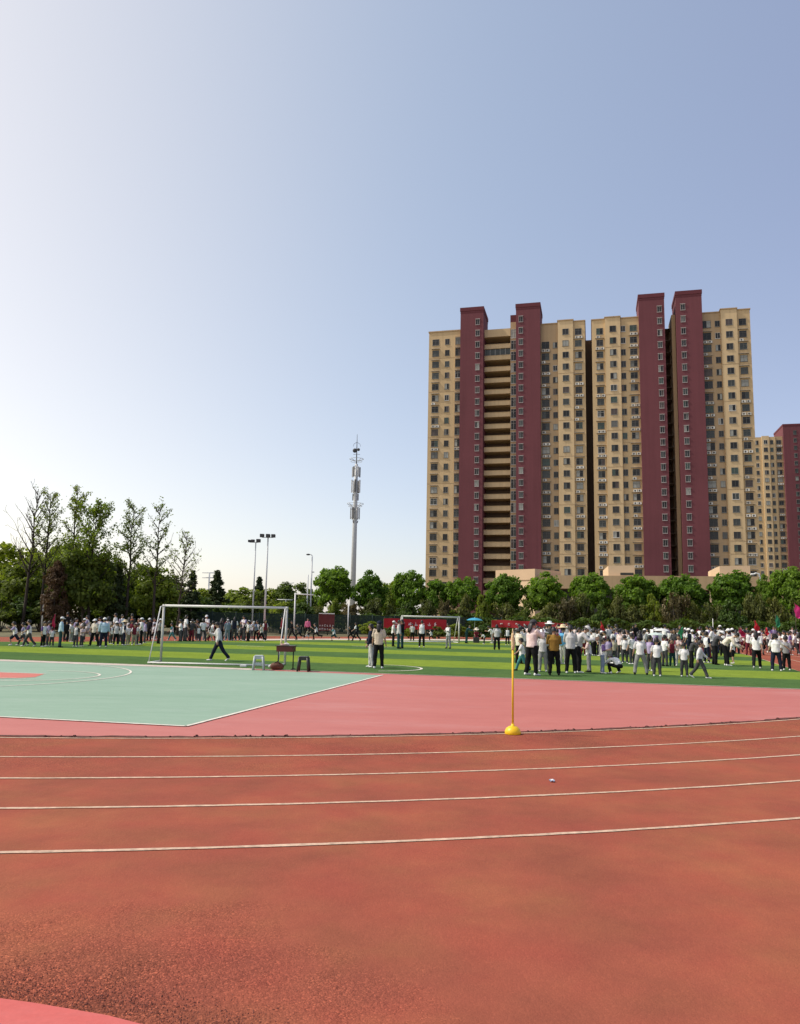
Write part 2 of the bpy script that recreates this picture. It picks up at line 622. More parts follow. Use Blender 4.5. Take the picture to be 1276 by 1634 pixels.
# pavement corner nearest the camera
ap = [(-1.95, 3.72), (-1.72, 3.693), (-1.56, 3.66), (-1.38, 3.613), (-1.2, 3.565), (-1.06, 3.51), (-0.6, 3.33), (0, 3.02), (1.5, 2.0), (3, 0.5), (3, -6), (-12, -6), (-12, 4.6), (-6, 4.2), (-3, 3.9)]
poly_sheet('pavement', ap, 0.006, painted_mat('salmon pavement', (0.50, 0.105, 0.092), (0.56, 0.125, 0.11)))
# turf lines
tl = MB()
strip_faces(tl, circ((-0.9, 27.2), 1.75, -80, 80), 0.09, 0.016)
strip_faces(tl, seg((-2.7, 47.2), (-0.3, 46.6), 6), 0.12, 0.016)
strip_faces(tl, seg((-9, 44.2), (-7.4, 43.8), 6), 0.12, 0.016)
tag(tl.build('pitch_markings', linem), kind='structure')
# loose rubber crumbs on the worn corner
rc = MB()
ins = offset(INNER, -0.12)
rs = random.Random(9)
for i in range(700):
    k = rs.randrange(len(ins))
    q = ins[k].lerp(ins[(k + 1) % len(ins)], rs.random())
    if q.y > 24 or rs.random() > 0.45 + 0.9 * noise.noise(Vector((q.x * 1.3, q.y * 1.3, 2))):
        continue
    x, y = q.x + rs.gauss(0, 0.03), q.y + rs.gauss(0, 0.035)
    r = rs.uniform(0.012, 0.034)
    a = rs.random() * 6
    ring_ = [(x + r * rs.uniform(.7, 1.3) * math.cos(a + m_ * 1.05), y + r * rs.uniform(.7, 1.3) * math.sin(a + m_ * 1.05), 0.003) for m_ in range(6)]
    top_ = [(x + (p[0] - x) * 0.5, y + (p[1] - y) * 0.5, r * rs.uniform(0.6, 1.0)) for p in ring_]
    rc.add(ring_ + top_, [(m_, (m_ + 1) % 6, 6 + (m_ + 1) % 6, 6 + m_) for m_ in range(6)] + [(6, 7, 8, 9, 10, 11)], 1)
rs = random.Random(3)
for i in range(2600):
    s = rs.random() ** 1.6
    x = -2.3 + rs.random() * 1.9
    yb = 3.72 - (x + 1.95) * 0.2 if x < -1.0 else 3.52 - (x + 1.0) * 0.55
    y = yb + 0.015 + abs(rs.gauss(0, 0.16)) + s * 0.05
    r = rs.uniform(0.002, 0.0055)
    a = rs.random() * 6
    vs = [(x + r * math.cos(a + k * 2.1), y + r * math.sin(a + k * 2.1), 0.0005) for k in range(3)] + [(x, y, r * 1.3)]
    rc.add(vs, [(0, 1, 3), (1, 2, 3), (2, 0, 3)])
tag(rc.build('rubber_crumbs', [mat('rubber crumbs', (0.24, 0.085, 0.06), 0.95, 0.5, 60), mat('dark rubber clods', (0.09, 0.035, 0.028), 0.95, 0.4, 30)]), 'loose dark red rubber crumbs along the edges of the track', 'debris', kind='stuff')

# ------------------------------------------------------------------ apartment blocks
def stained(m, amount=0.35, sx=1.2, sz=0.05):
    t = NT(m)
    p = t.n['Principled BSDF']
    src = p.inputs['Base Color'].links[0].from_socket
    tc = t.new('ShaderNodeTexCoord').outputs['Object']
    mp = t.new('ShaderNodeMapping')
    mp.inputs['Scale'].default_value = (sx, 1, sz)
    t.link(tc, mp.inputs['Vector'])
    f = t.noise(mp.outputs[0], 1.0, 5, 0.7)
    c = t.mix(amount, src, t.ramp(f, [(0.3, (0.62, 0.60, 0.58)), (0.55, (1, 1, 1)), (0.75, (1.12, 1.10, 1.06))]), 'MULTIPLY')
    t.link(c, p.inputs['Base Color'])
    return m


TAN = mat('tan render', (0.57, 0.41, 0.228), 0.85, 0.07, 0.12, 0.1, 3)
TAN2 = mat('paler tan render', (0.62, 0.455, 0.262), 0.85, 0.06, 0.15, 0.1, 3)
TAN3 = mat('dull and shaded tan render', (0.45, 0.315, 0.185), 0.85, 0.08, 0.15)
RED = mat('plum red render', (0.155, 0.048, 0.057), 0.85, 0.10, 0.09, 0.1, 3)
for m_ in (TAN, TAN2, TAN3, RED):
    stained(m_)
REDD = mat('plum cornice', (0.12, 0.03, 0.038), 0.85, 0.1, 0.3)
RECSHD = mat('shaded recess render', (0.17, 0.12, 0.09), 0.9, 0.15, 0.2)  # deep shade of the recesses put into the colour, lifted slightly for haze
FRM = mat('pale window frame', (0.55, 0.53, 0.50), 0.6, 0.1, 2)
FRT = mat('tower window frame', (0.40, 0.36, 0.35), 0.6, 0.1, 2)
FRW = mat('grey window frame', (0.20, 0.195, 0.18), 0.6, 0.1, 2)
FRD = mat('dark window frame', (0.12, 0.11, 0.10), 0.6, 0.1, 2)
ACW = mat('air conditioner casing', (0.62, 0.60, 0.55), 0.6, 0.15, 3, objrand=0.25)
ACG = mat('air conditioner fan', (0.10, 0.10, 0.10), 0.7, 0.1)
SLB = mat('grey balcony slab', (0.36, 0.31, 0.25), 0.85, 0.15, 1)
GLS = [mat('glass dark %d' % i, c, r, 0.25, 0.8, spec=0.35) for i, (c, r) in enumerate([((0.012, 0.011, 0.010), 0.3), ((0.30, 0.30, 0.27), 0.5),
    ((0.030, 0.028, 0.026), 0.25), ((0.05, 0.055, 0.05), 0.2), ((0.065, 0.07, 0.065), 0.3),
    ((0.13, 0.13, 0.12), 0.45), ((0.085, 0.062, 0.055), 0.45), ((0.05, 0.075, 0.06), 0.2)])]


def window_mesh(w, h, hood=False, mull=1, proud=0.07, key=''):
    """frame (slot 0), glass left pane (slot 1), glass right pane (slot 2); local: x along wall, -y outwards, origin at the centre"""
    b = MB()
    t = 0.065
    b.box(-w / 2, w / 2, -proud, 0.02, -h / 2, -h / 2 + t)
    b.box(-w / 2, w / 2, -proud, 0.02, h / 2 - t, h / 2)
    b.box(-w / 2, -w / 2 + t, -proud, 0.02, -h / 2 + t, h / 2 - t)
    b.box(w / 2 - t, w / 2, -proud, 0.02, -h / 2 + t, h / 2 - t)
    b.box(-0.025, 0.025, -proud + 0.01, 0.0, -h / 2 + t, h / 2 - t)
    if mull > 1:
        b.box(-w / 2 + t, w / 2 - t, -proud + 0.012, 0.0, h * 0.18, h * 0.18 + 0.045)
    if hood:
        b.box(-w / 2 - 0.08, w / 2 + 0.08, -proud - 0.12, 0.0, h / 2, h / 2 + 0.12)
    b.box(-w / 2 - 0.06, w / 2 + 0.06, -proud - 0.06, 0.0, -h / 2 - 0.08, -h / 2)
    y = -0.02
    b.add([(-w / 2 + t, y, -h / 2 + t), (-0.025, y, -h / 2 + t), (-0.025, y, h / 2 - t), (-w / 2 + t, y, h / 2 - t)], [(0, 1, 2, 3)], 1)
    b.add([(0.025, y, -h / 2 + t), (w / 2 - t, y, -h / 2 + t), (w / 2 - t, y, h / 2 - t), (0.025, y, h / 2 - t)], [(0, 1, 2, 3)], 2)
    return b


class Block:
    """one apartment block in its own frame: x along the facade, -y outwards"""

    def __init__(s, origin, label, fh, seed):
        s.root = tag(empty('apartment_building', origin, -PHI), label, 'apartment building')
        s.fh = fh
        s.rs = random.Random(seed)
        s.win = []          # (x, y, z, w, h, hood, mull, frame)
        s.wm = {}
        s.acs = []

    def solid(s, name, x0, x1, y0, y1, z0, z1, m):
        b = MB()
        b.box(x0, x1, y0, y1, z0, z1)
        return b.build(name, m, s.root)

    def column(s, x, y, ztop, w, h, n, hood=False, mull=1, frame=None, skip=()):
        for k in range(n):
            if k in skip:
                continue
            s.win.append((x, y, ztop - k * s.fh, w, h, hood, mull, frame or FRW))

    def glass_pair(s, m=None):
        r = s.rs.random()
        if r < 0.08:
            return GLS[1], s.rs.choice((GLS[0], GLS[1]))
        if r < 0.45:
            g = s.rs.choice((GLS[0], GLS[2], GLS[2], GLS[3]))
            return g, g
        if r < 0.8:
            return (GLS[0], s.rs.choice(GLS[1:])) if s.rs.random() < 0.5 else (s.rs.choice(GLS[1:]), GLS[0])
        g = s.rs.choice(GLS)
        return g, g

    def finish(s):
        order = sorted(range(len(s.win)), key=lambda i: (-s.win[i][3] * s.win[i][4], s.win[i][2]))
        own = set(order[:100])
        rest = MB()
        rmats = [FRM, FRD, FRT, FRW] + GLS
        for i, (x, y, z, w, h, hood, mull, fr) in enumerate(s.win):
            g1, g2 = s.glass_pair()
            if fr is FRW and s.rs.random() < 0.35:
                fr = s.rs.choice((FRD, FRD, FRM))
            if i in own:
                k = (w, h, hood, mull)
                if k not in s.wm:
                    me = window_mesh(w, h, hood, mull).mesh('window')
                    for q in (FRM, GLS[0], GLS[1]):
                        me.materials.append(q)
                    s.wm[k] = me
                o = link(bpy.data.objects.new('window', s.wm[k]), s.root)
                o.location = (x, y, z)
                for sl_, mm in zip(o.material_slots, (fr, g1, g2)):
                    sl_.link = 'OBJECT'
                    sl_.material = mm
            else:
                b = window_mesh(w, h, hood, mull)
                mp = {0: rmats.index(fr), 1: 4 + GLS.index(g1), 2: 4 + GLS.index(g2)}
                off = len(rest.v)
                rest.v += [(a + x, c + y, d + z) for a, c, d in b.v]
                rest.f += [tuple(q + off for q in f) for f in b.f]
                rest.mi += [mp[q] for q in b.mi]
                rest.sm += [False] * len(b.f)
        if rest.f:
            tag(rest.build('smaller_windows', rmats, s.root), kind='stuff')
        if s.acs:
            b = MB()
            b.box(-0.42, 0.42, -0.36, -0.04, 0, 0.56, 0)
            b.tube([(-0.08, -0.375, 0.28), (-0.08, -0.361, 0.28)], 0.22, 10, 1)
            me = b.mesh('air_conditioner')
            me.materials.append(ACW)
            me.materials.append(ACG)
            for x, y, z in s.acs[:98]:
                o = link(bpy.data.objects.new('air_conditioner', me), s.root)
                o.location = (x, y, z)


P0 = (45.18, 183.0, 0.0)
FH = 2.96
ZT = 72.25
NF = 22


def cornice(bl, x0, x1, y0, y1, z0, z1, m, parent=None):
    b = MB()
    b.box(x0 - 0.15, x1 + 0.15, y0 - 0.18, y1, z0, z1)
    o = b.build('cornice', m, parent or bl.root)
    return o


def tower(bl, x0, x1, winx, yf, z1=79.45, nwin=24):
    b = MB()
    b.box(x0, x1, yf, 7.0, 0, z1)
    t = b.build('stair_tower', RED, bl.root)
    c = MB()
    c.box(x0 - 0.12, x1 + 0.12, yf - 0.12, 7.1, z1, z1 + 0.95)
    c.box(x0 - 0.05, x1 + 0.05, yf - 0.05, 7.05, z1 - 0.5, z1 - 0.35)
    c.build('cornice', REDD, t)
    bl.column(winx, yf, 76.35, 1.05, 1.45, nwin, hood=True, frame=FRT)


def bands(bl, x0, x1, y, rows):
    """thin joints across the render"""
    for k in rows:
        b = MB()
        z = ZT - 1.35 - k * FH
        b.box(x0, x1, y - 0.035, y, z, z + 0.09)
        b.build('string_course', TAN3, bl.root)


def ledges(bl, x, y, w, ztop, n, ac=0.7, rail=0.0):
    """air conditioner shelves below a window column"""
    for k in range(n):
        z = ztop - k * bl.fh - 1.62
        b = MB()
        b.box(x - w / 2, x + w / 2, y - 0.42, y, z, z + 0.10)
        r = bl.rs.random()
        if r < ac:
            bl.acs.append((x - 0.30 + bl.rs.uniform(-0.2, 0.0), y, z + 0.10))
        if r < ac * 0.75:
            bl.acs.append((x + 0.55 + bl.rs.uniform(0, 0.15), y, z + 0.10))
        if bl.rs.random() < rail:
            b.box(x - w / 2, x + w / 2, y - 0.40, y - 0.36, z + 0.45, z + 0.49)
            for xx in (x - w / 2, x + w / 2 - 0.04):
                b.box(xx, xx + 0.04, y - 0.40, y - 0.36, z + 0.10, z + 0.45)
        b.build('ledge', SLB, bl.root)


# --- left block
A = Block(P0, 'tan and plum tower block with open corridor balconies between its two plum stair towers', FH, 11)
A.solid('wall', -39.75, -31.34, 0.0, 14, 0, 74.95, TAN)
cornice(A, -39.75, -31.4, 0.0, 14, 74.95, 75.25, TAN3)
A.solid('wall', -32.9, -31.34, -0.22, -0.003, 0, 73.6, TAN3)
tower(A, -31.34, -25.5, -26.95, -1.5)
A.solid('recess_wall', -25.5, -17.4, 5.2, 14, 0, 74.1, RECSHD)
A.solid('glazed_bay', -18.95, -17.36, 0.9, 5.1, 0, 76.6, TAN3)
hut = A.solid('roof_hut', -19.0, -17.4, 1.2, 6, 76.6, 78.6, REDD)
b_ = MB()
b_.box(-25.5, -18.95, 0.75, 5.1, 73.0, 75.0)
b_.build('recess_lintel', TAN2, A.root)
for k in range(23):
    z = 73.0 - FH - k * FH
    if z < 1:
        break
    b_ = MB()
    b_.box(-25.49, -18.96, 0.9, 1.05, z, z + 1.0)
    b_.box(-25.49, -18.96, 0.75, 5.19, z - 0.16, z)
    b_.box(-25.49, -18.96, 0.82, 1.1, z + 1.0, z + 1.07)
    o = b_.build('balcony', TAN2, A.root)
    if k == 1:                                      # glazed-in balcony
        g = MB()
        g.box(-25.4, -19.0, 1.06, 1.1, z + 1.07, z + FH - 0.18, 0)
        for q in range(6):
            xx = -25.4 + q * 1.28
            g.box(xx, xx + 0.06, 1.0, 1.055, z + 1.07, z + FH - 0.18, 1)
        g.build('glazing', [GLS[3], FRM], o)
tower(A, -17.36, -11.41, -16.15, -1.3)
A.solid('wall', -11.41, -7.15, 0.0, 14, 0, 75.0, TAN3)  # shade cast by the stair tower put into this darker wall colour
A.solid('wall', -7.15, -3.47, -0.55, 14.2, 0, 75.45, TAN2)
A.solid('wall', -3.47, -0.64, -0.12, 14, 0, 75.2, TAN)
cornice(A, -11.2, -7.3, 0.0, 14, 75.0, 75.25, TAN3)
cornice(A, -7.15, -3.47, -0.55, 14.2, 75.45, 75.7, TAN3)
cornice(A, -3.3, -0.64, -0.12, 14, 75.2, 75.42, TAN3)
A.solid('recess_wall', -0.64, 1.0, 9, 13, 0, 73.5, RECSHD)
for xx in (-33.0, -5.2):
    A.solid('roof_vent', xx - 0.9, xx + 0.9, 3, 5, 75.5, 76.3, REDD)
A.column(-37.95, 0.0, ZT, 1.75, 1.6, NF, mull=2)
A.column(-34.95, 0.0, ZT, 1.15, 1.5, NF)
A.column(-32.1, -0.22, ZT, 1.45, 1.85, NF, mull=2)
A.column(-18.15, 0.9, ZT + 1.3, 1.35, 2.35, NF, mull=2, frame=FRM)
A.column(-10.2, 0.0, 69.65, 1.85, 1.75, NF, mull=2, frame=FRD)
A.column(-7.85, 0.0, 69.5, 1.1, 1.45, NF)
A.column(-5.3, -0.55, 69.65, 1.5, 1.5, NF + 0)
A.win.append((-5.3, -0.55, 69.65 + FH, 1.5, 1.5, False, 1, FRW))
A.column(-2.25, -0.12, 69.6 + FH, 1.6, 1.6, NF, mull=2)
ledges(A, -37.95, 0.0, 2.1, ZT - 0.25, 21, 0.12)
ledges(A, -32.1, -0.22, 1.5, ZT - 0.3, 21, 0.1, 0.9)
ledges(A, -10.2, 0.0, 2.2, 69.4, 20, 0.7, 0.4)
ledges(A, -2.25, -0.12, 2.3, 69.35 + FH, 21, 0.7, 0.3)
bands(A, -39.7, -32.95, 0.0, (1, 4, 8, 12, 16, 18))
bands(A, -7.15, -3.47, -0.55, (3, 7, 10, 14, 17, 18, 19))
bands(A, -3.47, -0.64, -0.12, (3, 7, 10, 14, 18))
A.finish()

# --- right block
B = Block(P0, 'tan and plum tower block with a dark slot between its two plum stair towers', FH, 12)
B.solid('wall', 1.0, 4.12, -0.12, 14, 0, 75.2, TAN)
B.solid('wall', 4.12, 7.7, -0.55, 14.2, 0, 75.45, TAN2)
B.solid('wall', 7.7, 12.02, 0.0, 14, 0, 75.2, TAN)
tower(B, 12.02, 17.92, 16.75, -1.3)
B.solid('recess_wall', 17.92, 20.6, 8.5, 13, 0, 74.2, RECSHD)
B.solid('wall', 19.66, 20.51, 1.0, 8.4, 0, 75.6, TAN3)
for k in range(24):
    slots = MB()
    slots.box(17.93, 19.65, 4.0, 8.49, 73.2 - k * FH, 73.35 - k * FH)
    slots.build('balcony', RECSHD, B.root)
tower(B, 20.51, 26.33, 22.05, -1.5)
B.solid('wall', 26.33, 30.54, 0.0, 14, 0, 75.0, TAN3)  # darker colour carries the shade of the plum tower beside it
B.solid('wall', 30.54, 34.08, -0.55, 14.2, 0, 75.45, TAN2)
B.solid('wall', 34.08, 37.0, -0.12, 14, 0, 75.2, TAN)
for x0, x1, y, z in ((1.0, 4.0, -0.12, 75.2), (4.12, 7.7, -0.55, 75.45), (7.9, 11.9, 0.0, 75.2), (26.5, 30.4, 0.0, 75.0), (30.54, 34.08, -0.55, 75.45), (34.3, 37.0, -0.12, 75.2)):
    cornice(B, x0, x1, y, 14, z, z + 0.23, TAN3)
for xx in (5.0, 33.3):
    B.solid('roof_vent', xx - 0.9, xx + 0.9, 3, 5, 75.6, 76.4, REDD)
B.column(2.85, -0.12, ZT, 1.6, 1.6, NF, mull=2)
B.column(5.95, -0.55, ZT + 0.3, 1.5, 1.5, NF)
B.column(8.35, 0.0, ZT + 0.3, 1.1, 1.5, NF)
B.column(10.75, 0.0, ZT + 0.3, 1.65, 1.55, NF, mull=2)
B.column(27.4, 0.0, ZT, 1.9, 1.75, NF, mull=2, frame=FRD)
B.column(29.8, 0.0, ZT, 1.1, 1.45, NF)
B.column(32.3, -0.55, ZT, 1.5, 1.5, NF)
B.column(35.3, -0.12, ZT, 1.6, 1.6, NF, mull=2)
ledges(B, 2.85, -0.12, 2.2, ZT - 0.25, 21, 0.6, 0.1)
ledges(B, 10.75, 0.0, 2.3, ZT + 0.05, 21, 0.55, 0.15)
ledges(B, 27.4, 0.0, 2.1, ZT - 0.25, 21, 0.75, 0.4)
ledges(B, 35.3, -0.12, 2.2, ZT - 0.25, 21, 0.45, 0.3)
bands(B, 4.12, 7.7, -0.55, (1, 5, 8, 11, 14, 17, 18))
bands(B, 7.7, 12.0, 0.0, (3, 9, 14, 18))
bands(B, 30.54, 34.08, -0.55, (3, 6, 9, 13, 17, 18))
bands(B, 34.08, 37.0, -0.12, (3, 9, 13, 17))
B.finish()

# --- the farther block at the right
Cb = Block((142.46, 290.0, 0.0), 'lower tan block with a plum corner tower, farther off past the tall blocks', 2.94, 13)
Cb.solid('wall', -7.2, 0.3, 0.0, 14, 0, 73.4, TAN)
Cb.solid('wall', -4.6, -2.0, -0.6, -0.003, 0, 73.7, TAN2)
Cb.solid('wall', 0.3, 2.9, 0.3, 14, 0, 73.5, TAN3)
b_ = MB()
b_.box(2.9, 12.5, -1.2, 14, 0, 77.2)
t_ = b_.build('stair_tower', RED, Cb.root)
b_ = MB()
b_.box(2.8, 12.6, -1.3, 14.1, 77.2, 77.9)
b_.build('cornice', REDD, t_)
for xx, y, w in ((-6.4, 0.0, 1.4), (-3.3, -0.6, 1.4), (-1.05, 0.0, 1.1), (1.5, 0.3, 1.7)):
    Cb.column(xx, y, 71.3, w, 1.6, 22)
Cb.column(6.95, -1.2, 74.4, 1.1, 1.5, 23, hood=True)
ledges(Cb, 1.5, 0.3, 2.0, 71.0, 21, 0.4)
Cb.finish()

# ------------------------------------------------------------------ low hall in front of the blocks
CREAM = mat('cream stucco', (0.66, 0.48, 0.31), 0.85, 0.06, 0.3)
CRM2 = mat('warm cream band', (0.60, 0.42, 0.27), 0.85, 0.05, 0.3)
SHD = mat('dark glazing', (0.04, 0.04, 0.035), 0.4, 0.2)
hall = tag(empty('hall', (41.27, 140.0, 0.0), -PHI), 'long low cream hall with roof boxes in front of the apartment blocks', 'building')
h_ = MB()
h_.box(-16.6, 24.0, 0.0, 16, 7.75, 10.15)
h_.build('parapet', TAN3, hall)
h_ = MB()
h_.box(-16.0, 24.0, 4.0, 15.9, 0, 7.74)
h_.build('wall', SHD, hall)
for x in (-9.8, -2, 6, 14, 22):
    h_ = MB()
    h_.box(x - 0.25, x + 0.25, 0.3, 0.8, 0, 7.74)
    h_.build('pillar', CREAM, hall)
# angled wing at the left end
h_ = MB()
ang = R(32)
wx, wy = math.cos(ang), math.sin(ang)
c0 = Vector((-16.6, -0.2))
c1 = c0 + Vector((-wx, wy)) * 8.9
c2 = c1 + Vector((wy, wx)) * 8
c3 = c0 + Vector((wy, wx)) * 8
ring = [c0, c1, c2, c3]
h_.add([(p.x, p.y, 0) for p in ring] + [(p.x, p.y, 9.3) for p in ring], [(0, 1, 5, 4), (1, 2, 6, 5), (2, 3, 7, 6), (3, 0, 4, 7), (4, 5, 6, 7)])
h_.build('wing', CREAM, hall)
h_ = MB()
cc = sum(ring, Vector((0, 0))) / 4
rg2 = [cc + (p - cc) * 1.04 for p in ring]
h_.add([(p.x, p.y, 9.3) for p in rg2] + [(p.x, p.y, 11.3) for p in rg2], [(0, 1, 5, 4), (1, 2, 6, 5), (2, 3, 7, 6), (3, 0, 4, 7), (4, 5, 6, 7), (3, 2, 1, 0)])
h_.build('wing_fascia', CRM2, hall)
for x0, x1, z1, sl_ in ((-3.4, 1.2, 12.0, 0.9), (15.6, 20.6, 12.0, 1.4)):
    h_ = MB()
    h_.add([(x0, 1.0, 10.15), (x1, 1.0, 10.15), (x1, 6, 10.15), (x0, 6, 10.15), (x0, 1.0, z1), (x1, 1.0, z1 + 0.1), (x1, 6, z1 + 0.1), (x0, 6, z1), (x0 - sl_, 2.0, 10.15), (x0 - sl_, 5, 10.15), (x0 - sl_, 2.0, z1 - 0.75), (x0 - sl_, 5, z1 - 0.75)],
           [(0, 1, 5, 4), (1, 2, 6, 5), (2, 3, 7, 6), (4, 5, 6, 7), (8, 0, 4, 10), (3, 9, 11, 7), (9, 8, 10, 11), (10, 4, 7, 11)])
    h_.build('roof_box', CREAM, hall)
h_ = MB()
h_.box(-1.3, 1.0, 0.95, 0.99, 10.3, 10.75)
h_.build('vent_opening', SHD, hall)

# ------------------------------------------------------------------ telecom mast
STL = mat('galvanised steel', (0.52, 0.53, 0.54), 0.5, 0.08, 1.5, metal=0.0)
DKS = mat('dark steel', (0.06, 0.06, 0.065), 0.5, 0.1, 2)
PLS = mat('pale antenna plastic', (0.55, 0.55, 0.55), 0.5, 0.06, 2)
mast = tag(empty('telecom_mast', (-8.75, 150, 0)), 'tall slim grey telecom mast with ring platforms and antennas', 'mast')
m_ = MB()
m_.tube([(0, 0, -0.2), (0, 0, 19), (0, 0, 26), (0, 0, 31.6)], [0.55, 0.45, 0.38, 0.30], 14)
m_.build('pole', STL, mast)
m_ = MB()
m_.tube([(0, 0, 31.6), (0, 0, 35.4), (0, 0, 37.6)], [0.11, 0.07, 0.035], 8)
m_.build('spike', DKS, mast)


mast_dark = mat('grey antenna backs', (0.14, 0.14, 0.145), 0.6, 0.1, 2)


def ringp(z, r, spread):
    b = MB()
    n = 24
    for zz, rr, th in ((z, r, 0.07), (z - 0.5, r * 0.82, 0.05)):
        for k in range(n):
            a0, a1 = 2 * PI * k / n, 2 * PI * (k + 1) / n
            b.bar((rr * math.cos(a0), rr * math.sin(a0), zz), (rr * math.cos(a1), rr * math.sin(a1), zz), th, th)
    for k in range(8):
        a = 2 * PI * k / 8
        b.bar((r * math.cos(a), r * math.sin(a), z), (0.3 * math.cos(a), 0.3 * math.sin(a), z - spread), 0.06, 0.06)
    b.build('ring_platform', STL, mast)


ringp(32.6, 1.35, 0.5)
ringp(23.7, 1.6, 0.9)
for z0, z1, rr, n, w, off in ((29.0, 31.0, 0.75, 5, 0.28, 0.3), (25.9, 28.4, 0.8, 5, 0.36, 0.9), (20.7, 22.9, 0.85, 6, 0.42, 0.1), (24.4, 25.7, 0.55, 3, 0.3, 0.5)):
    for k in range(n):
        a = off + 2 * PI * k / n
        b = MB()
        mtx = Matrix.Rotation(a, 4, 'Z')
        b.box(rr - 0.1, rr + 0.1, -w / 2, w / 2, z0, z1, 0, mtx)
        b.box(0.2, rr - 0.1, -0.03, 0.03, z1 - 0.35, z1 - 0.29, 0, mtx)
        b.box(0.2, rr - 0.1, -0.03, 0.03, z0 + 0.29, z0 + 0.35, 0, mtx)
        b.build('panel_antenna', (STL, PLS, mast_dark)[(k * 2 + n) % 3], mast)
for x, z, r in ((-0.35, 34.2, 0.45), (0.35, 34.4, 0.3)):
    b = MB()
    b.ball((x, -0.45, z), (r, 0.22, r), 12, 6)
    b.bar((x, -0.4, z), (0, 0, z), 0.06, 0.06)
    b.build('dish', DKS, mast)
b = MB()
for sx in (-1, 1):
    b.bar((0, 0, 36.0), (sx * 0.6, 0, 35.6), 0.05, 0.05)
    b.bar((sx * 0.6, 0, 35.6), (sx * 0.72, 0, 35.1), 0.05, 0.05)
    b.bar((0, 0, 33.6), (sx * 0.65, 0, 33.5), 0.06, 0.06)
b.build('whip_arms', DKS, mast)
b = MB()
for k in range(3):
    a = k * 2.1
    b.tube([(0.6 * math.cos(a), 0.6 * math.sin(a), 20.4), (0.5 * math.cos(a), 0.5 * math.sin(a), 20.0), (0.3 * math.cos(a), 0.3 * math.sin(a), 19.8)], 0.08, 6)
b.build('cable_loop', DKS, mast)


# ------------------------------------------------------------------ lamp posts and other posts
def floodlight(pt, top, dist, label, heads):
    base = at_dist(pt[0], pt[1], dist)
    H = base.z
    r = tag(empty('floodlight_pole', (base.x, base.y, 0)), label, 'floodlight')
    b = MB()
    b.tube([(0, 0, -0.1), (0, 0, H)], [0.085, 0.05], 8)
    b.build('pole', STL, r)
    b = MB()
    b.bar((min(h[0] for h in heads), 0, H - 0.04), (max(h[0] for h in heads), 0, H - 0.04), 0.035, 0.035)
    b.build('crossarm', DKS, r)
    for hx, s in heads:
        b = MB()
        b.box(hx - 0.30 * s, hx + 0.30 * s, -0.22, 0.18, H - 0.02, H + 0.46 * s)
        b.box(hx - 0.26 * s, hx + 0.26 * s, -0.30, -0.22, H - 0.04, H + 0.12)
        b.build('lamp_head', DKS, r)
    return r


floodlight((408, 865), None, 75, 'shorter pole of the two floodlight poles rising behind the near goal', [(-0.60, 0.42), (-0.28, 0.5), (0.25, 0.62)])
floodlight((427.5, 857), None, 62, 'taller pole of the two floodlight poles rising behind the near goal', [(-0.48, 0.5), (0.0, 0.5), (0.42, 0.48)])
base = at_dist(498, 887, 80)
r = tag(empty('street_lamp', (base.x, base.y, 0)), 'thin grey street lamp with one short curved arm, beside the round tree by the mast', 'street lamp')
b = MB()
b.tube([(0, 0, -0.1), (0, 0, base.z)], [0.09, 0.06], 8)
b.build('pole', STL, r)
b = MB()
b.tube([(0, 0, base.z), (-0.12, 0, base.z + 0.12), (-0.3, 0, base.z + 0.15)], 0.04, 6)
b.box(0, 0.26, -0.06, 0.06, 6.2, 6.3)
b.build('arm', STL, r)
b = MB()
b.ball((-0.42, 0, base.z + 0.13), (0.22, 0.12, 0.09))
b.build('lamp_head', DKS, r)
b = MB()
pb = at_dist(491.5, 917, 80)
b.tube([(0, 0, -0.1), (0, 0, pb.z)], [0.09, 0.05], 8)
o = b.build('pole', STL)
o.location = (pb.x, pb.y, 0)
tag(o, 'bare pale pole standing close beside the thin street lamp', 'pole')


def post(px, py, dist, rad, label, m, name='post', cat='post', extra=None):
    t = at_dist(px, py, dist)
    b = MB()
    b.tube([(0, 0, -0.1), (0, 0, t.z)], rad, 8)
    if extra:
        extra(b, t.z)
    o = b.build(name, m)
    o.location = (t.x, t.y, 0)
    return tag(o, label, cat)


WHP = mat('white enamel paint', (0.72, 0.72, 0.70), 0.45, 0.06, 2)
post(70.5, 948, 66, 0.07, 'pale bare pole in front of the reddish brown tree', WHP)
post(1137, 987, 72, 0.028, 'thin white pole above the crowd by the bowed dark suit', WHP)
post(1190, 986, 78, 0.08, 'crooked pale post in the shrubs behind the crimson banner', mat('bleached wood', (0.5, 0.45, 0.38), 0.8), extra=lambda b, z: b.tube([(0, 0, z), (0.18, 0, z + 0.5), (0.1, 0, z + 0.9)], 0.05, 6))
post(1230, 993, 76, 0.09, 'pale post with a slanted tip left of the tall green flag', WHP, extra=lambda b, z: b.tube([(0, 0, z), (-0.3, 0, z + 0.7)], 0.06, 6))
post(556, 964, 76, 0.055, 'white painted tree-high post in front of the dark mesh fence', WHP)
post(471, 946, 70, 0.065, 'white post with a long side bar at its top, an upside-down L', WHP, name='gantry_post', cat='gantry', extra=lambda b, z: b.tube([(0, 0, z - 0.1), (1.65, 0, z - 0.15)], 0.06, 6))
post(456, 957, 82, 0.04, 'low white T-shaped pole in the trees left of the upside-down L post', WHP, name='gantry_post', cat='gantry', extra=lambda b, z: b.tube([(-0.9, 0, z), (0.7, 0, z)], 0.05, 6))
post(334, 914, 110, 0.10, 'distant utility pole with two crossarms beside the dark conifer', STL, name='utility_pole', cat='utility pole', extra=lambda b, z: (b.tube([(-1.0, 0, z), (1.0, 0, z)], 0.07, 6), b.tube([(-1.0, 0, z - 0.7), (1.0, 0, z - 0.7)], 0.07, 6)))
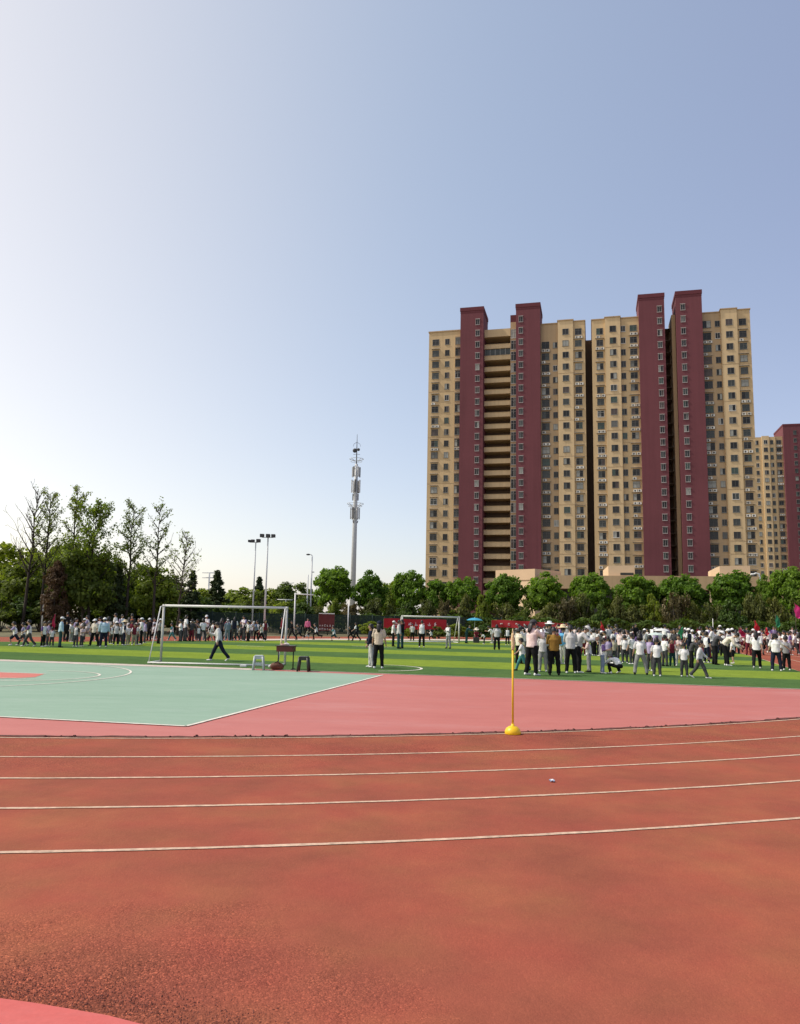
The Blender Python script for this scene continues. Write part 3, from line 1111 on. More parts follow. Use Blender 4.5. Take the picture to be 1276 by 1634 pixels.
t = at_dist(1212, 915, 105)
r = tag(empty('street_lamp', (t.x, t.y, 0)), 'white street lamp with a curled neck at the right end of the low hall', 'street lamp')
b = MB()
b.tube([(0, 0, -0.1), (0, 0, t.z - 1.2), (0, 0, t.z - 0.5), (-0.15, 0, t.z - 0.05), (-0.5, 0, t.z), (-0.8, 0, t.z - 0.1)], [0.1, 0.09, 0.1, 0.12, 0.12, 0.1], 8)
b.build('pole', WHP, r)
b = MB()
b.ball((-1.0, 0, t.z - 0.15), (0.3, 0.18, 0.14))
b.build('lamp_head', WHP, r)
t = at_dist(462, 931, 110)
r = tag(empty('street_lamp', (t.x, t.y, 0)), 'far street lamp with a long level arm above the distant trees', 'street lamp')
b = MB()
b.tube([(0, 0, -0.1), (0, 0, t.z)], 0.08, 6)
b.build('pole', STL, r)
b = MB()
b.tube([(-0.5, 0, t.z + 0.25), (0, 0, t.z), (0.6, 0, t.z + 0.1)], 0.05, 6)
b.build('arm', STL, r)

# ------------------------------------------------------------------ trees and shrubs
BARK = mat('bark', (0.10, 0.08, 0.06), 0.95, 0.3, 8)
BARKD = mat('dark bark', (0.055, 0.042, 0.035), 0.95, 0.3, 8)
LF_ROUND = leaf_mat('round tree leaves', (0.060, 0.118, 0.014), (0.185, 0.305, 0.034), 0.48)
LF_DARK = leaf_mat('dark leaves', (0.046, 0.072, 0.014), (0.155, 0.205, 0.032), 0.45)
LF_MID = leaf_mat('mid leaves', (0.095, 0.135, 0.018), (0.29, 0.35, 0.055), 0.52)
LF_CON = leaf_mat('conifer needles', (0.020, 0.034, 0.013), (0.055, 0.080, 0.024), 0.2)
LF_BRN = leaf_mat('reddish brown needles', (0.060, 0.036, 0.020), (0.125, 0.072, 0.036), 0.25)
LF_OLV = leaf_mat('olive shrub leaves', (0.055, 0.068, 0.02), (0.175, 0.19, 0.05), 0.35)
LF_RED = leaf_mat('brownish shrub leaves', (0.055, 0.048, 0.022), (0.14, 0.115, 0.048), 0.25)
LF_SPR = leaf_mat('fresh spring leaves', (0.10, 0.135, 0.025), (0.22, 0.27, 0.06), 0.5)
LF_HDG = leaf_mat('hedge leaves', (0.03, 0.058, 0.012), (0.10, 0.16, 0.027), 0.3)


def leaves_mesh(name, pos, nrm, size, seed, m, stretch=1.5):
    """quads at pos, facing nrm loosely; numpy arrays"""
    g = np.random.default_rng(seed)
    n = len(pos)
    d = nrm + g.normal(0, 0.75, (n, 3))
    d /= np.linalg.norm(d, axis=1, keepdims=True) + 1e-9
    a = np.cross(d, g.normal(0, 1, (n, 3)))
    a /= np.linalg.norm(a, axis=1, keepdims=True) + 1e-9
    b = np.cross(d, a)
    s = size * g.uniform(0.6, 1.35, (n, 1))
    a = a * s * stretch * 0.5
    b = b * s * 0.5
    v = np.empty((n, 4, 3))
    v[:, 0] = pos - a
    v[:, 1] = pos + b * 0.9
    v[:, 2] = pos + a
    v[:, 3] = pos - b * 0.9
    me = bpy.data.meshes.new(name)
    me.vertices.add(n * 4)
    me.vertices.foreach_set('co', v.reshape(-1))
    me.loops.add(n * 4)
    me.loops.foreach_set('vertex_index', np.arange(n * 4, dtype=np.int32))
    me.polygons.add(n)
    me.polygons.foreach_set('loop_start', np.arange(0, n * 4, 4, dtype=np.int32))
    me.polygons.foreach_set('loop_total', np.full(n, 4, dtype=np.int32))
    me.update(calc_edges=True)
    me.materials.append(m)
    return me


def crown_points(seed, rx, rz, nclump, per, crad, shape='round', core=0.25):
    g = np.random.default_rng(seed)
    P, N = [], []
    for i in range(nclump):
        while True:
            q = g.normal(0, 1, 3)
            q /= np.linalg.norm(q)
            if shape == 'round' and q[2] < -0.75:
                continue
            break
        rr = g.uniform(core, 1.0) ** 0.45
        la = 0.10 if shape == 'round' and core < 0.3 and core > 0.2 and rz < 2 else 0.22
        lump = 1 + la * math.sin(3.1 * q[0] + seed) * math.cos(2.7 * q[1] - seed) + la * 0.7 * math.sin(5 * q[2] + 2 * q[0] + seed)
        c = q * rr * lump * np.array([rx, rx, rz])
        if shape == 'cone':
            z = g.uniform(0, 1) ** 1.35
            ang = g.uniform(0, 2 * PI)
            tier = 0.75 + 0.25 * math.cos(z * 40)
            r = rx * (1 - z) ** 0.9 * tier * g.uniform(0.45, 1.0)
            c = np.array([r * math.cos(ang), r * math.sin(ang), (z * 2 - 1) * rz])
            q = np.array([math.cos(ang), math.sin(ang), 0.35])
        if shape == 'column':
            z = g.uniform(0, 1)
            ang = g.uniform(0, 2 * PI)
            r = rx * min(1, 2.2 * (1 - z) ** 0.7) * (0.6 + 0.4 * min(1, z * 4)) * g.uniform(0.35, 1.0)
            c = np.array([r * math.cos(ang), r * math.sin(ang), (z * 2 - 1) * rz])
            q = np.array([math.cos(ang), math.sin(ang), 0.4])
        k = int(per * g.uniform(0.6, 1.4))
        off = g.normal(0, 1, (k, 3))
        off *= (g.uniform(0, 1, (k, 1)) ** 0.4) / (np.linalg.norm(off, axis=1, keepdims=True) + 1e-9)
        off *= crad * g.uniform(0.6, 1.25) * np.array([1, 1, 0.7])
        P.append(c + off)
        N.append(np.tile(q * 0.6 + np.array([0, 0, 0.45]), (k, 1)) + off / crad * 0.5)
    return np.concatenate(P), np.concatenate(N)


def trunk_mb(h, r, seed, limbs=5, crown_r=1.6, crown_h=3.0):
    rs = random.Random(seed)
    b = MB()
    pts = [(0, 0, -0.1), (rs.uniform(-.05, .05), 0, h * 0.5), (rs.uniform(-.1, .1), rs.uniform(-.1, .1), h), (rs.uniform(-.2, .2), 0, h + crown_h * 0.6)]
    b.tube(pts, [r, r * 0.8, r * 0.65, r * 0.2], 8)
    for i in range(limbs):
        a = rs.uniform(0, 6.28)
        z = h * rs.uniform(0.85, 1.05)
        L = crown_r * rs.uniform(0.7, 1.0)
        b.tube([(0, 0, z), (L * 0.5 * math.cos(a), L * 0.5 * math.sin(a), z + crown_h * 0.22), (L * math.cos(a), L * math.sin(a), z + crown_h * rs.uniform(0.35, 0.6))], [r * 0.5, r * 0.35, r * 0.1], 6)
    return b


PROTO = {}


def tree_meshes(kind, var):
    key = (kind, var)
    if key in PROTO:
        return PROTO[key]
    sd = var * 13 + {'round': 1, 'dense': 2, 'mid': 3, 'conifer': 4, 'column': 5, 'brown': 6}[kind]
    # unit tree: total height 6, crown radius ~2
    if kind == 'round':
        p, n = crown_points(sd, 2.05, 1.95, 120, 75, 0.50)
        p[:, 2] += 4.05
        me = leaves_mesh('crown', p, n, 0.20, sd, LF_ROUND)
        tb = trunk_mb(2.3, 0.13, sd, 6, 1.6, 2.6)
    elif kind in ('dense', 'mid'):
        p, n = crown_points(sd, 2.0, 2.5, 80, 85, 0.72)
        p[:, 2] += 3.5
        me = leaves_mesh('crown', p, n, 0.23, sd, LF_DARK if kind == 'dense' else LF_MID)
        tb = trunk_mb(1.6, 0.14, sd, 5, 1.4, 3)
    elif kind == 'conifer':
        p, n = crown_points(sd, 1.75, 2.85, 190, 45, 0.24, 'cone')
        p[:, 2] += 3.2
        me = leaves_mesh('crown', p, n, 0.13, sd, LF_CON, 2.4)
        b = MB()
        b.tube([(0, 0, -0.1), (0, 0, 3), (0, 0, 6.1)], [0.13, 0.08, 0.015], 6)
        tb = b
    elif kind in ('column', 'brown'):
        p, n = crown_points(sd, 1.2, 2.6, 150, 80, 0.34, 'column')
        p[:, 2] += 3.0
        me = leaves_mesh('crown', p, n, 0.10, sd, LF_BRN if kind == 'brown' else LF_MID, 2.4)
        b = MB()
        b.tube([(0, 0, -0.1), (0, 0, 3), (0, 0, 5.6)], [0.12, 0.07, 0.015], 6)
        tb = b
    tm = tb.mesh('trunk')
    tm.materials.append(BARK)
    PROTO[key] = (me, tm)
    return PROTO[key]


def plant_tree(kind, var, x, y, height, width, label, group=None, rz=0.0, name='tree'):
    me, tm = tree_meshes(kind, var)
    r = tag(empty(name, (x, y, 0), rz), label, 'tree', group)
    base = {'round': 4.1, 'dense': 4.0, 'mid': 4.0, 'conifer': 3.3, 'column': 2.4, 'brown': 2.4}[kind]
    sx = width / base
    for nm, q in (('trunk', tm), ('crown', me)):
        o = link(bpy.data.objects.new(nm, q), r)
        o.scale = (sx, sx, height / 6.0)
    return r


rt = random.Random(21)
row = [(533, 904, 74, 'biggest round green tree, just left of the telecom mast'),
       (591, 914, 60, 'round green tree just right of the telecom mast'),
       (655, 913, 62, 'round tree nearest left of the tall blocks, above the left end of the red banner'),
       (697, 924, 52, 'smaller round tree below the lower left edge of the tall blocks'),
       (737, 921, 62, 'round tree at the foot of the leftmost plum stair tower'),
       (803, 917, 66, 'round tree in front of the angled lit wing of the low hall'),
       (868, 917, 74, 'round tree left of the bare pillar of the low hall'),
       (943, 917, 74, 'round tree below the dark slot between the two tall blocks'),
       (1012, 917, 78, 'round tree below the left roof box of the low hall'),
       (1085, 917, 80, 'round tree below the pair of plum towers of the right block'),
       (1165, 911, 82, 'round tree in front of the right roof box of the low hall'),
       (1222, 921, 46, 'narrow round tree right beside the white curled street lamp'),
       (1262, 908, 74, 'round tree cut by the right edge, before the farther block')]
for i, (px, py, w, lab) in enumerate(row):
    dist = 88 - (px - 638) / FPX * 86 * 0.25
    t = at_dist(px, py, dist)
    plant_tree('round', i % 5, t.x, t.y, t.z * 1.0, w / FPX * dist * 0.87, lab, 'row of round trees beyond the track', rt.uniform(0, 6))

# trees of the wood behind the left end and far behind the field: (px, top py, dist, width px, kind, label)
wood = [(6, 874, 78, 96, 'mid', 'bright green tree cut by the left edge'),
        (-30, 905, 84, 100, 'dense', 'dark tree half out of view at the left edge'),
        (38, 900, 70, 70, 'dense', 'dark tree below the bare leaning branches'),
        (72, 878, 82, 80, 'mid', 'yellowish green tree behind the reddish brown one'),
        (92, 890, 64, 40, 'brown', 'reddish brown tree among the green ones'),
        (112, 872, 78, 74, 'mid', 'green tree right behind the reddish brown one'),
        (140, 884, 66, 74, 'dense', 'dark broad tree above the light blue shirt'),
        (168, 896, 74, 66, 'dense', 'dark tree between the two leafy tall trees'),
        (190, 902, 68, 54, 'conifer', 'dark conifer above the caps of the pupils left of the near goal'),
        (222, 905, 78, 60, 'mid', 'light green tree behind the left goalpost'),
        (250, 912, 70, 62, 'mid', 'loose green tree above the left end of the crossbar'),
        (282, 928, 76, 62, 'dense', 'dark low tree below the last bare tree'),
        (308, 912, 74, 56, 'conifer', 'dark conifer by the trunk of the last bare tree'),
        (347, 912, 84, 62, 'conifer', 'dark pointed conifer with spread branches, right of the bare trees'),
        (325, 942, 90, 56, 'mid', 'low green tree left of the pointed conifer'),
        (378, 940, 100, 58, 'mid', 'green tree behind the shorter floodlight pole'),
        (414, 922, 104, 46, 'conifer', 'slim conifer between the two floodlight poles'),
        (400, 950, 92, 56, 'dense', 'dark low tree above the middle of the crossbar'),
        (438, 942, 110, 46, 'mid', 'small far tree right of the taller floodlight pole'),
        (462, 936, 100, 48, 'dense', 'dark round tree above the upside-down L post'),
        (488, 938, 96, 44, 'dense', 'dark tree behind the thin street lamp'),
        (622, 930, 112, 40, 'mid', 'small far tree in the gap right of the mast')]
for i, (px, py, dist, w, kind, lab) in enumerate(wood):
    t = at_dist(px, py, dist)
    plant_tree(kind, i % 3, t.x, t.y, t.z, w / FPX * dist, lab, 'trees at the left end of the sports ground' if px < 360 else 'trees far behind the field', rt.uniform(0, 6))


# tall thin trees with few leaves
def bare_tree(seed, h, spread, leafy, lean=0.0, dens=1.0):
    rs = random.Random(seed)
    b = MB()
    tips = []

    def limb(p, d, L, r, lvl):
        n = 4
        pts, rad = [p.copy()], [r]
        q, dd = p.copy(), d.copy()
        for i in range(n):
            dd = (dd + Vector((rs.gauss(0, .10), rs.gauss(0, .10), rs.gauss(0.07, .06)))).normalized()
            q = q + dd * (L / n)
            pts.append(q.copy())
            rad.append(max(0.011, r * (1 - 0.75 * (i + 1) / n)))
            tips.append((q.copy(), lvl))
            if lvl < 3 and i >= 0:
                for k in range(rs.choice((1, 1, 2)) if lvl == 1 else rs.choice((0, 0, 1))):
                    ax = Vector((rs.gauss(0, 1), rs.gauss(0, 1), rs.gauss(0.25, .5))).normalized()
                    nd = (dd * 0.75 + ax * 0.7).normalized()
                    limb(q, nd, L * rs.uniform(0.28, 0.45), rad[-1] * 0.7, lvl + 1)
        b.tube(pts, rad, 5 if lvl < 2 else 4)

    pts, rad = [], []
    n = 9
    for i in range(n + 1):
        f = i / n
        pts.append(Vector((lean * f * h + rs.gauss(0, 0.05), rs.gauss(0, 0.05), f * h - 0.1)))
        rad.append(max(0.02, 0.15 * (1 - f) ** 0.8 * h / 12))
    b.tube(pts, rad, 7)
    nb = int(21 * dens)
    for i in range(nb):
        f = 0.34 + 0.62 * (i + rs.random()) / nb
        k = min(int(f * n), n - 1)
        p = pts[k].lerp(pts[k + 1], f * n - k)
        a = i * 2.4 + rs.uniform(-.5, .5)
        L = spread * (0.35 + 1.15 * (1 - f) ** 0.8) * rs.uniform(0.7, 1.1)
        d = Vector((math.cos(a) * 0.8, math.sin(a) * 0.8, rs.uniform(0.55, 1.0))).normalized()
        limb(p, d, L, 0.056 * h / 12, 1)
    g = np.random.default_rng(seed)
    P = []
    for q, lvl in tips:
        if lvl >= 1 and rs.random() < leafy:
            k = rs.randint(2, 4)
            P.append(np.array(q) + g.normal(0, 0.13, (k, 3)))
    P = np.concatenate(P) if P else np.zeros((1, 3))
    return b, P


tall = [(53, 778, 66, 2.9, 0.05, 0.035, 1.1, 'bare tall tree with long leaning twigs at the left end'),
        (82, 786, 66, 2.2, 0.55, 0.0, 1.0, 'tall sparse tree with its first leaves, right of the bare leaning one'),
        (122, 778, 70, 2.0, 0.75, 0.01, 1.1, 'tallest leafy pole-like tree in the middle of the tall group'),
        (154, 806, 66, 2.5, 1.0, 0.0, 1.2, 'tall tree with the darkest, densest foliage of the thin ones'),
        (213, 803, 68, 2.0, 0.8, 0.0, 1.0, 'thin tree with a light green top, standing alone right of the tall group'),
        (255, 805, 68, 2.1, 0.35, 0.0, 0.95, 'thin tree with upright bare twigs and few leaves'),
        (292, 852, 64, 2.0, 0.12, 0.03, 1.0, 'shortest bare tree with knobbly twigs, nearest the floodlight poles')]
for i, (px, py, dist, sp, leafy, lean, dens, lab) in enumerate(tall):
    t = at_dist(px, py, dist)
    b, P = bare_tree(40 + i, t.z, sp, leafy, lean, dens)
    r = tag(empty('tree', (t.x, t.y, 0), rt.uniform(0, 0.4)), lab, 'tree', 'tall thin trees at the left end')
    b.build('trunk', BARKD, r)
    N = np.tile(np.array([0, 0, 0.6]), (len(P), 1))
    me = leaves_mesh('crown', P, N, 0.12 if leafy < 0.9 else 0.14, 70 + i, LF_SPR if leafy < 0.9 else LF_MID, 1.5)
    link(bpy.data.objects.new('crown', me), r)

# shrubs below the trees
SHR = []
for var, (m, sz) in enumerate(((LF_OLV, 0.13), (LF_RED, 0.12), (LF_HDG, 0.15), (LF_MID, 0.14), (LF_OLV, 0.15), (LF_DARK, 0.15))):
    p, n = crown_points(300 + var, 1.05, 1.2, 60, 46 if var in (0, 1, 4) else 70, 0.34, 'round', 0.08)
    p[:, 2] += 1.25
    fm = leaves_mesh('foliage', p, n, sz, 300 + var, m)
    rs = random.Random(var)
    b = MB()
    for k in range(7):
        a = k * 0.9 + rs.random()
        rr = rs.uniform(0.3, 0.9)
        b.tube([(0.05 * math.cos(a), 0.05 * math.sin(a), -0.1), (rr * .5 * math.cos(a), rr * .5 * math.sin(a), 1.0), (rr * math.cos(a), rr * math.sin(a), rs.uniform(1.6, 2.3))], [0.04, 0.028, 0.01], 5)
    sm = b.mesh('stem')
    sm.materials.append(BARK)
    SHR.append((fm, sm))
ORD = ['first', 'second', 'third', 'fourth', 'fifth', 'sixth', 'seventh', 'eighth', 'ninth', 'tenth', 'eleventh', 'twelfth', 'thirteenth', 'fourteenth', 'fifteenth']
kinds = ['pale olive twiggy shrub', 'brownish red twiggy shrub', 'dark green shrub', 'leafy mid green shrub', 'loose olive shrub', 'blackish green shrub']
shrubs = []
px = 500.0
k = 0
while px < 1300:
    var = [0, 3, 1, 0, 4, 2, 0, 1, 4, 3, 0, 5, 4, 1, 0, 2, 4, 0, 3, 1, 4, 0, 2, 0, 4, 5, 0, 1, 4, 0, 3][k % 31]
    shrubs.append((px, rt.uniform(944, 966), 83.5 - (px - 638) / FPX * 82 * 0.25 + rt.uniform(-1.2, 1.2), rt.uniform(1.5, 2.6), var))
    px += rt.uniform(24, 36)
    k += 1
px = -30.0
while px < 500:
    var = [5, 2, 5, 1, 2, 5, 2, 3, 5, 2, 2, 5, 3, 2][k % 14]
    shrubs.append((px, rt.uniform(948, 966), 66 + (px / 500) * 14 + rt.uniform(-1, 1), rt.uniform(2.6, 3.6), var))
    px += rt.uniform(30, 42)
    k += 1
# a second, lower rank that closes the view between the trunks
px = 505.0
while px < 1300:
    shrubs.append((px, rt.uniform(966, 978), 92 - (px - 638) / FPX * 86 * 0.25 + rt.uniform(-1, 1), rt.uniform(3.2, 4.2), [2, 5, 3][k % 3]))
    px += rt.uniform(36, 48)
    k += 1
byk = {}
for s in sorted(shrubs):
    byk.setdefault((s[4], s[0] < 500), []).append(s)
for (var, left), lst in byk.items():
    for i, (px, py, dist, w, _) in enumerate(lst):
        t = at_dist(px, py, dist)
        where = 'behind the left crowd' if left else 'below the round trees'
        lab = '%s, %s from left of its kind %s' % (kinds[var], ORD[i] if i < len(ORD) else 'last', where)
        r = tag(empty('shrub', (t.x, t.y, 0), rt.uniform(0, 6)), lab, 'shrub', 'shrubs below the trees')
        for nm, q in zip(('foliage', 'stem'), SHR[var]):
            o = link(bpy.data.objects.new(nm, q), r)
            o.scale = (w / 2.3, w / 2.3, t.z / 2.4)

# clipped hedge along the far side
g = np.random.default_rng(5)
a0 = at_dist(575, 990, 82)
a1 = at_dist(1330, 990, 70)
n = 14000
f = g.uniform(0, 1, n)
P = np.stack([a0.x + (a1.x - a0.x) * f, a0.y + (a1.y - a0.y) * f, np.zeros(n)], 1)
side = g.uniform(0, 1, n)
P[:, 1] += np.where(side < 0.55, -0.55, g.uniform(-0.55, 0.55, n)) + g.normal(0, 0.07, n)
P[:, 2] = np.where(side < 0.55, g.uniform(0, 1.75, n), 1.7 + g.normal(0, 0.1, n)) + 0.18 * np.sin(f * 90) + 0.12 * np.sin(f * 37)
N = np.where((side < 0.55)[:, None], np.array([[0, -0.9, 0.3]]), np.array([[0, 0, 1.0]]))
hm = leaves_mesh('hedge', P, N, 0.24, 6, LF_HDG)
tag(link(bpy.data.objects.new('hedge', hm)), 'long dark green hedge along the far edge of the track', 'hedge')

# dark mesh fence with advertising boards and banners
FEN = mat('dark green fence mesh', (0.018, 0.034, 0.028), 0.8, 0.3, 1.2)
fr_ = tag(empty('fence', (0, 0, 0)), 'dark green mesh fence behind the far track', 'fence')
f0, f1 = at_dist(300, 1000, 74), at_dist(800, 1000, 79)
f0.z = f1.z = 0
L = (f1 - f0).length
nb = 14
fm_ = MB()
for i in range(nb):
    p0, p1 = f0.lerp(f1, i / nb), f0.lerp(f1, (i + 1) / nb)
    for q in range(17):
        pp = p0.lerp(p1, q / 17)
        fm_.bar((pp.x, pp.y, 0.1), (pp.x, pp.y, 1.95), 0.10, 0.02)
    for z in (0.12, 0.7, 1.3, 1.9):
        fm_.bar((p0.x, p0.y, z), (p1.x, p1.y, z), 0.05, 0.05)
fm_.build('mesh_panel', FEN, fr_)
for i in range(nb + 1):
    pp = f0.lerp(f1, i / nb)
    b = MB()
    b.tube([(pp.x, pp.y - 0.05, -0.1), (pp.x, pp.y - 0.05, 2.05)], 0.05, 6)
    b.build('post', FEN, fr_)

BANR = mat('red banner cloth', (0.34, 0.014, 0.022), 0.7, 0.12, 1.0)
WTX = mat('white lettering', (0.75, 0.72, 0.70), 0.7, 0.05)


def banner(name, p0, p1, z0, z1, m, label, nchar=0, cz=0.5, ch=0.5, seed=1, rows=None, parts=()):
    """cloth between two ground points with illegible brush-stroke characters"""
    p0, p1 = Vector(p0), Vector(p1)
    d = (p1 - p0)
    L = d.length
    ang = math.atan2(d.y, d.x)
    r = tag(empty(name, (p0.x, p0.y, 0), ang), label, 'banner' if 'banner' in name else 'board')
    b = MB()
    nx, nz = 28, 4
    vs, fs = [], []
    for s_ in (0, 1):
        for j in range(nz + 1):
            for i in range(nx + 1):
                x = L * i / nx
                z = z0 + (z1 - z0) * j / nz + 0.03 * math.sin(x * 1.7)
                y = 0.035 * math.sin(x * 2.9 + j) - 0.012 * s_
                vs.append((x, y, z))
    row_ = nx + 1
    tot = row_ * (nz + 1)
    for j in range(nz):
        for i in range(nx):
            a = j * row_ + i
            fs.append((a, a + row_, a + row_ + 1, a + 1))
            a += tot
            fs.append((a, a + 1, a + row_ + 1, a + row_))
    b.add(vs, fs, 0, True)
    b.build('cloth', m, r)
    rs = random.Random(seed)
    t = MB()
    for (zc, hh, n, xa, xb) in (rows or [(cz, ch, nchar, 0.15, 0.88)]):
        for k in range(n):
            xc = L * (xa + (xb - xa) * (k + 0.5) / max(n, 1))
            z = z0 + (z1 - z0) * zc
            for q in range(rs.randint(3, 5)):
                if rs.random() < 0.5:
                    w = hh * rs.uniform(0.5, 0.9)
                    zz = z + rs.uniform(-.45, .45) * hh
                    t.box(xc - w / 2, xc + w / 2, -0.075, -0.055, zz - hh * .05, zz + hh * .05)
                else:
                    w = hh * rs.uniform(0.4, 0.9)
                    xx = xc + rs.uniform(-.35, .35) * hh
                    zz = z + rs.uniform(-.15, .15) * hh
                    t.box(xx - hh * .05, xx + hh * .05, -0.073, -0.053, zz - w / 2, zz + w / 2)
    if t.f:
        t.build('lettering', WTX, r)
    b = MB()
    for x in (0.0, L):
        b.tube([(x, 0.06, -0.1), (x, 0.06, z1 - 0.02)], 0.025, 6)
    b.build('support', BARK, r)
    return r


g0, g1 = ground(613, 1012.5), ground(713, 1014)
u0_, u1_ = at_dist(612, 1000, 71.5), at_dist(712, 1000, 72.0)
banner('banner', (u0_.x, u0_.y, 0), (u1_.x, u1_.y, 0), 0.75, 1.68, BANR, 'long red banner with white characters behind the far goal', 7, 0.52, 0.34, 4)
u0_, u1_ = at_dist(784, 1000, 62), at_dist(850, 1000, 61)
banner('banner', (u0_.x, u0_.y, 0), (u1_.x, u1_.y, 0), 1.15, 1.72, BANR, 'narrow red banner with small white characters left of the large crowd', 4, 0.5, 0.22, 9)
u0_, u1_ = at_dist(850.5, 1000, 60.5), at_dist(905, 1000, 59)
banner('banner', (u0_.x, u0_.y, 0), (u1_.x, u1_.y, 0), 1.1, 1.62, mat('dark red banner cloth', (0.22, 0.012, 0.02), 0.7, 0.12, 1.0), 'dark red banner half hidden behind the woman in the pale pink sweatshirt', 0, 0.5, 0.22, 9)
u0_, u1_ = at_dist(508, 1000, 72), at_dist(533, 1000, 72)
banner('notice_board', (u0_.x, u0_.y, 0), (u1_.x, u1_.y, 0), 0.42, 1.95, mat('maroon board', (0.12, 0.022, 0.022), 0.6, 0.2, 2), 'maroon notice board with two rows of white characters on the dark fence', seed=5, rows=[(0.12, 0.2, 6, 0.02, 0.98), (0.33, 0.2, 6, 0.02, 0.98)])

# low planting along the foot of the far fence and banners
for i, (px, py, dist, w, var) in enumerate(((622, 1001, 69.5, 1.3, 2), (652, 1003, 69, 1.1, 3), (700, 1002, 69.5, 1.4, 5), (730, 996, 72, 2.0, 3), (770, 997, 70, 2.2, 2), (590, 992, 73, 2.0, 3))):
    t = at_dist(px, py, dist)
    r = tag(empty('shrub', (t.x, t.y, 0), i * 1.3), 'low %s at the foot of the far fence, %s from left' % (('dark green shrub', 'mid green shrub', 'blackish shrub')[(2, 3, 5).index(var)], ORD[(590, 622, 652, 700, 730, 770).index(px)]), 'shrub', 'low shrubs at the foot of the far fence')
    for nm, q in zip(('foliage', 'stem'), SHR[var]):
        o = link(bpy.data.objects.new(nm, q), r)
        o.scale = (w / 2.3, w / 2.3, max(0.25, t.z / 2.4))
b = MB()
b.box(0, 1.45, -0.1, 0.0, 1.98, 2.06)
o = b.build('board_rail', WHP)
o.location = (u0_.x, u0_.y, 0)
tag(o, 'thin white rail lying on top of the maroon notice board', 'rail')

# ------------------------------------------------------------------ people
SKIN = mat('skin', (0.42, 0.255, 0.175), 0.6, 0.06, 3, objrand=0.15)
EYE = mat('eye', (0.02, 0.015, 0.012), 0.4)
LIP = mat('lip', (0.30, 0.12, 0.10), 0.6)
HAIRM = mat('black hair', (0.012, 0.010, 0.010), 0.5, 0.3, 30, spec=0.4)
CLO = {}


def cloth(name):
    c = {'white': (0.74, 0.73, 0.72), 'cream': (0.68, 0.61, 0.50), 'pale grey': (0.52, 0.51, 0.50), 'grey': (0.26, 0.26, 0.26),
         'light blue': (0.42, 0.56, 0.66), 'pale pink': (0.70, 0.56, 0.53), 'mustard': (0.25, 0.145, 0.032), 'black': (0.010, 0.010, 0.011),
         'navy': (0.014, 0.018, 0.036), 'dark teal': (0.018, 0.055, 0.058), 'lilac': (0.36, 0.30, 0.46), 'maroon': (0.16, 0.022, 0.035),
         'khaki': (0.36, 0.33, 0.24), 'charcoal': (0.06, 0.06, 0.064), 'slate': (0.16, 0.21, 0.25), 'purple': (0.13, 0.075, 0.22),
         'beige': (0.56, 0.47, 0.37), 'pink': (0.62, 0.18, 0.30), 'sky blue': (0.13, 0.40, 0.66), 'red': (0.45, 0.03, 0.03), 'teal': (0.06, 0.22, 0.22),
         'denim': (0.20, 0.24, 0.34), 'straw': (0.62, 0.50, 0.32), 'rust': (0.30, 0.10, 0.05)}[name]
    if name not in CLO:
        CLO[name] = mat('cloth ' + name, c, 0.9, 0.10, 7, 0.25, 18, spec=0.15)
    return CLO[name]


POSES = {  # lean, stoop, head pitch, legs [(thigh pitch, abduct, knee)], arms [(pitch, abduct, elbow, inward)]
    'stand': (0, 3, 5, [(2, 5, 3), (-1, 5, 2)], [(3, 9, 12, 5), (4, 10, 15, 8)]),
    'wide': (2, 3, 5, [(4, 17, 4), (-4, 15, 4)], [(5, 14, 25, 10), (0, 14, 20, 5)]),
    'phone': (2, 6, 8, [(2, 6, 3), (-3, 6, 4)], [(35, 18, 110, 35), (40, 18, 105, 35)]),
    'salute': (0, 3, 0, [(3, 5, 3), (-2, 6, 4)], [(75, 35, 115, 30), (5, 10, 15, 5)]),
    'walk': (4, 3, 5, [(27, 4, 8), (-22, 4, 18)], [(-22, 8, 15, 0), (24, 8, 25, 5)]),
    'stride': (6, 4, 18, [(26, 5, 6), (-26, 4, 14)], [(30, 12, 75, 30), (-8, 10, 12, 0)]),
    'run': (13, 6, -5, [(48, 4, 60), (-34, 4, 55)], [(-45, 10, 80, 0), (40, 10, 85, 10)]),
    'bend': (42, 22, 25, [(12, 6, 8), (6, 7, 6)], [(2, 8, 35, 20), (8, 8, 45, 20)]),
    'stoop': (20, 22, 25, [(6, 6, 8), (-2, 7, 6)], [(32, 8, 60, 25), (36, 8, 62, 25)]),
    'squat': (44, 34, 22, [(112, 15, 134), (104, 17, 130)], [(22, 12, 45, 25), (26, 12, 50, 25)]),
    'hold': (1, 6, 12, [(3, 6, 4), (-2, 5, 3)], [(18, 8, 85, 35), (20, 8, 88, 35)]),
    'wave': (0, 0, -3, [(2, 7, 3), (-3, 6, 3)], [(150, 22, 25, 0), (5, 10, 12, 5)]),
    'point': (2, 2, 0, [(3, 8, 3), (-4, 7, 4)], [(15, 38, 15, 0), (6, 12, 14, 5)]),
    'sit': (10, 10, 5, [(78, 12, 85), (74, 14, 82)], [(30, 10, 50, 20), (34, 10, 52, 20)]),
}


def xrot(v, a):                      # pitch forward (towards -y) for positive a
    c, s = math.cos(a), math.sin(a)
    return Vector((v.x, v.y * c + v.z * s, -v.y * s + v.z * c))


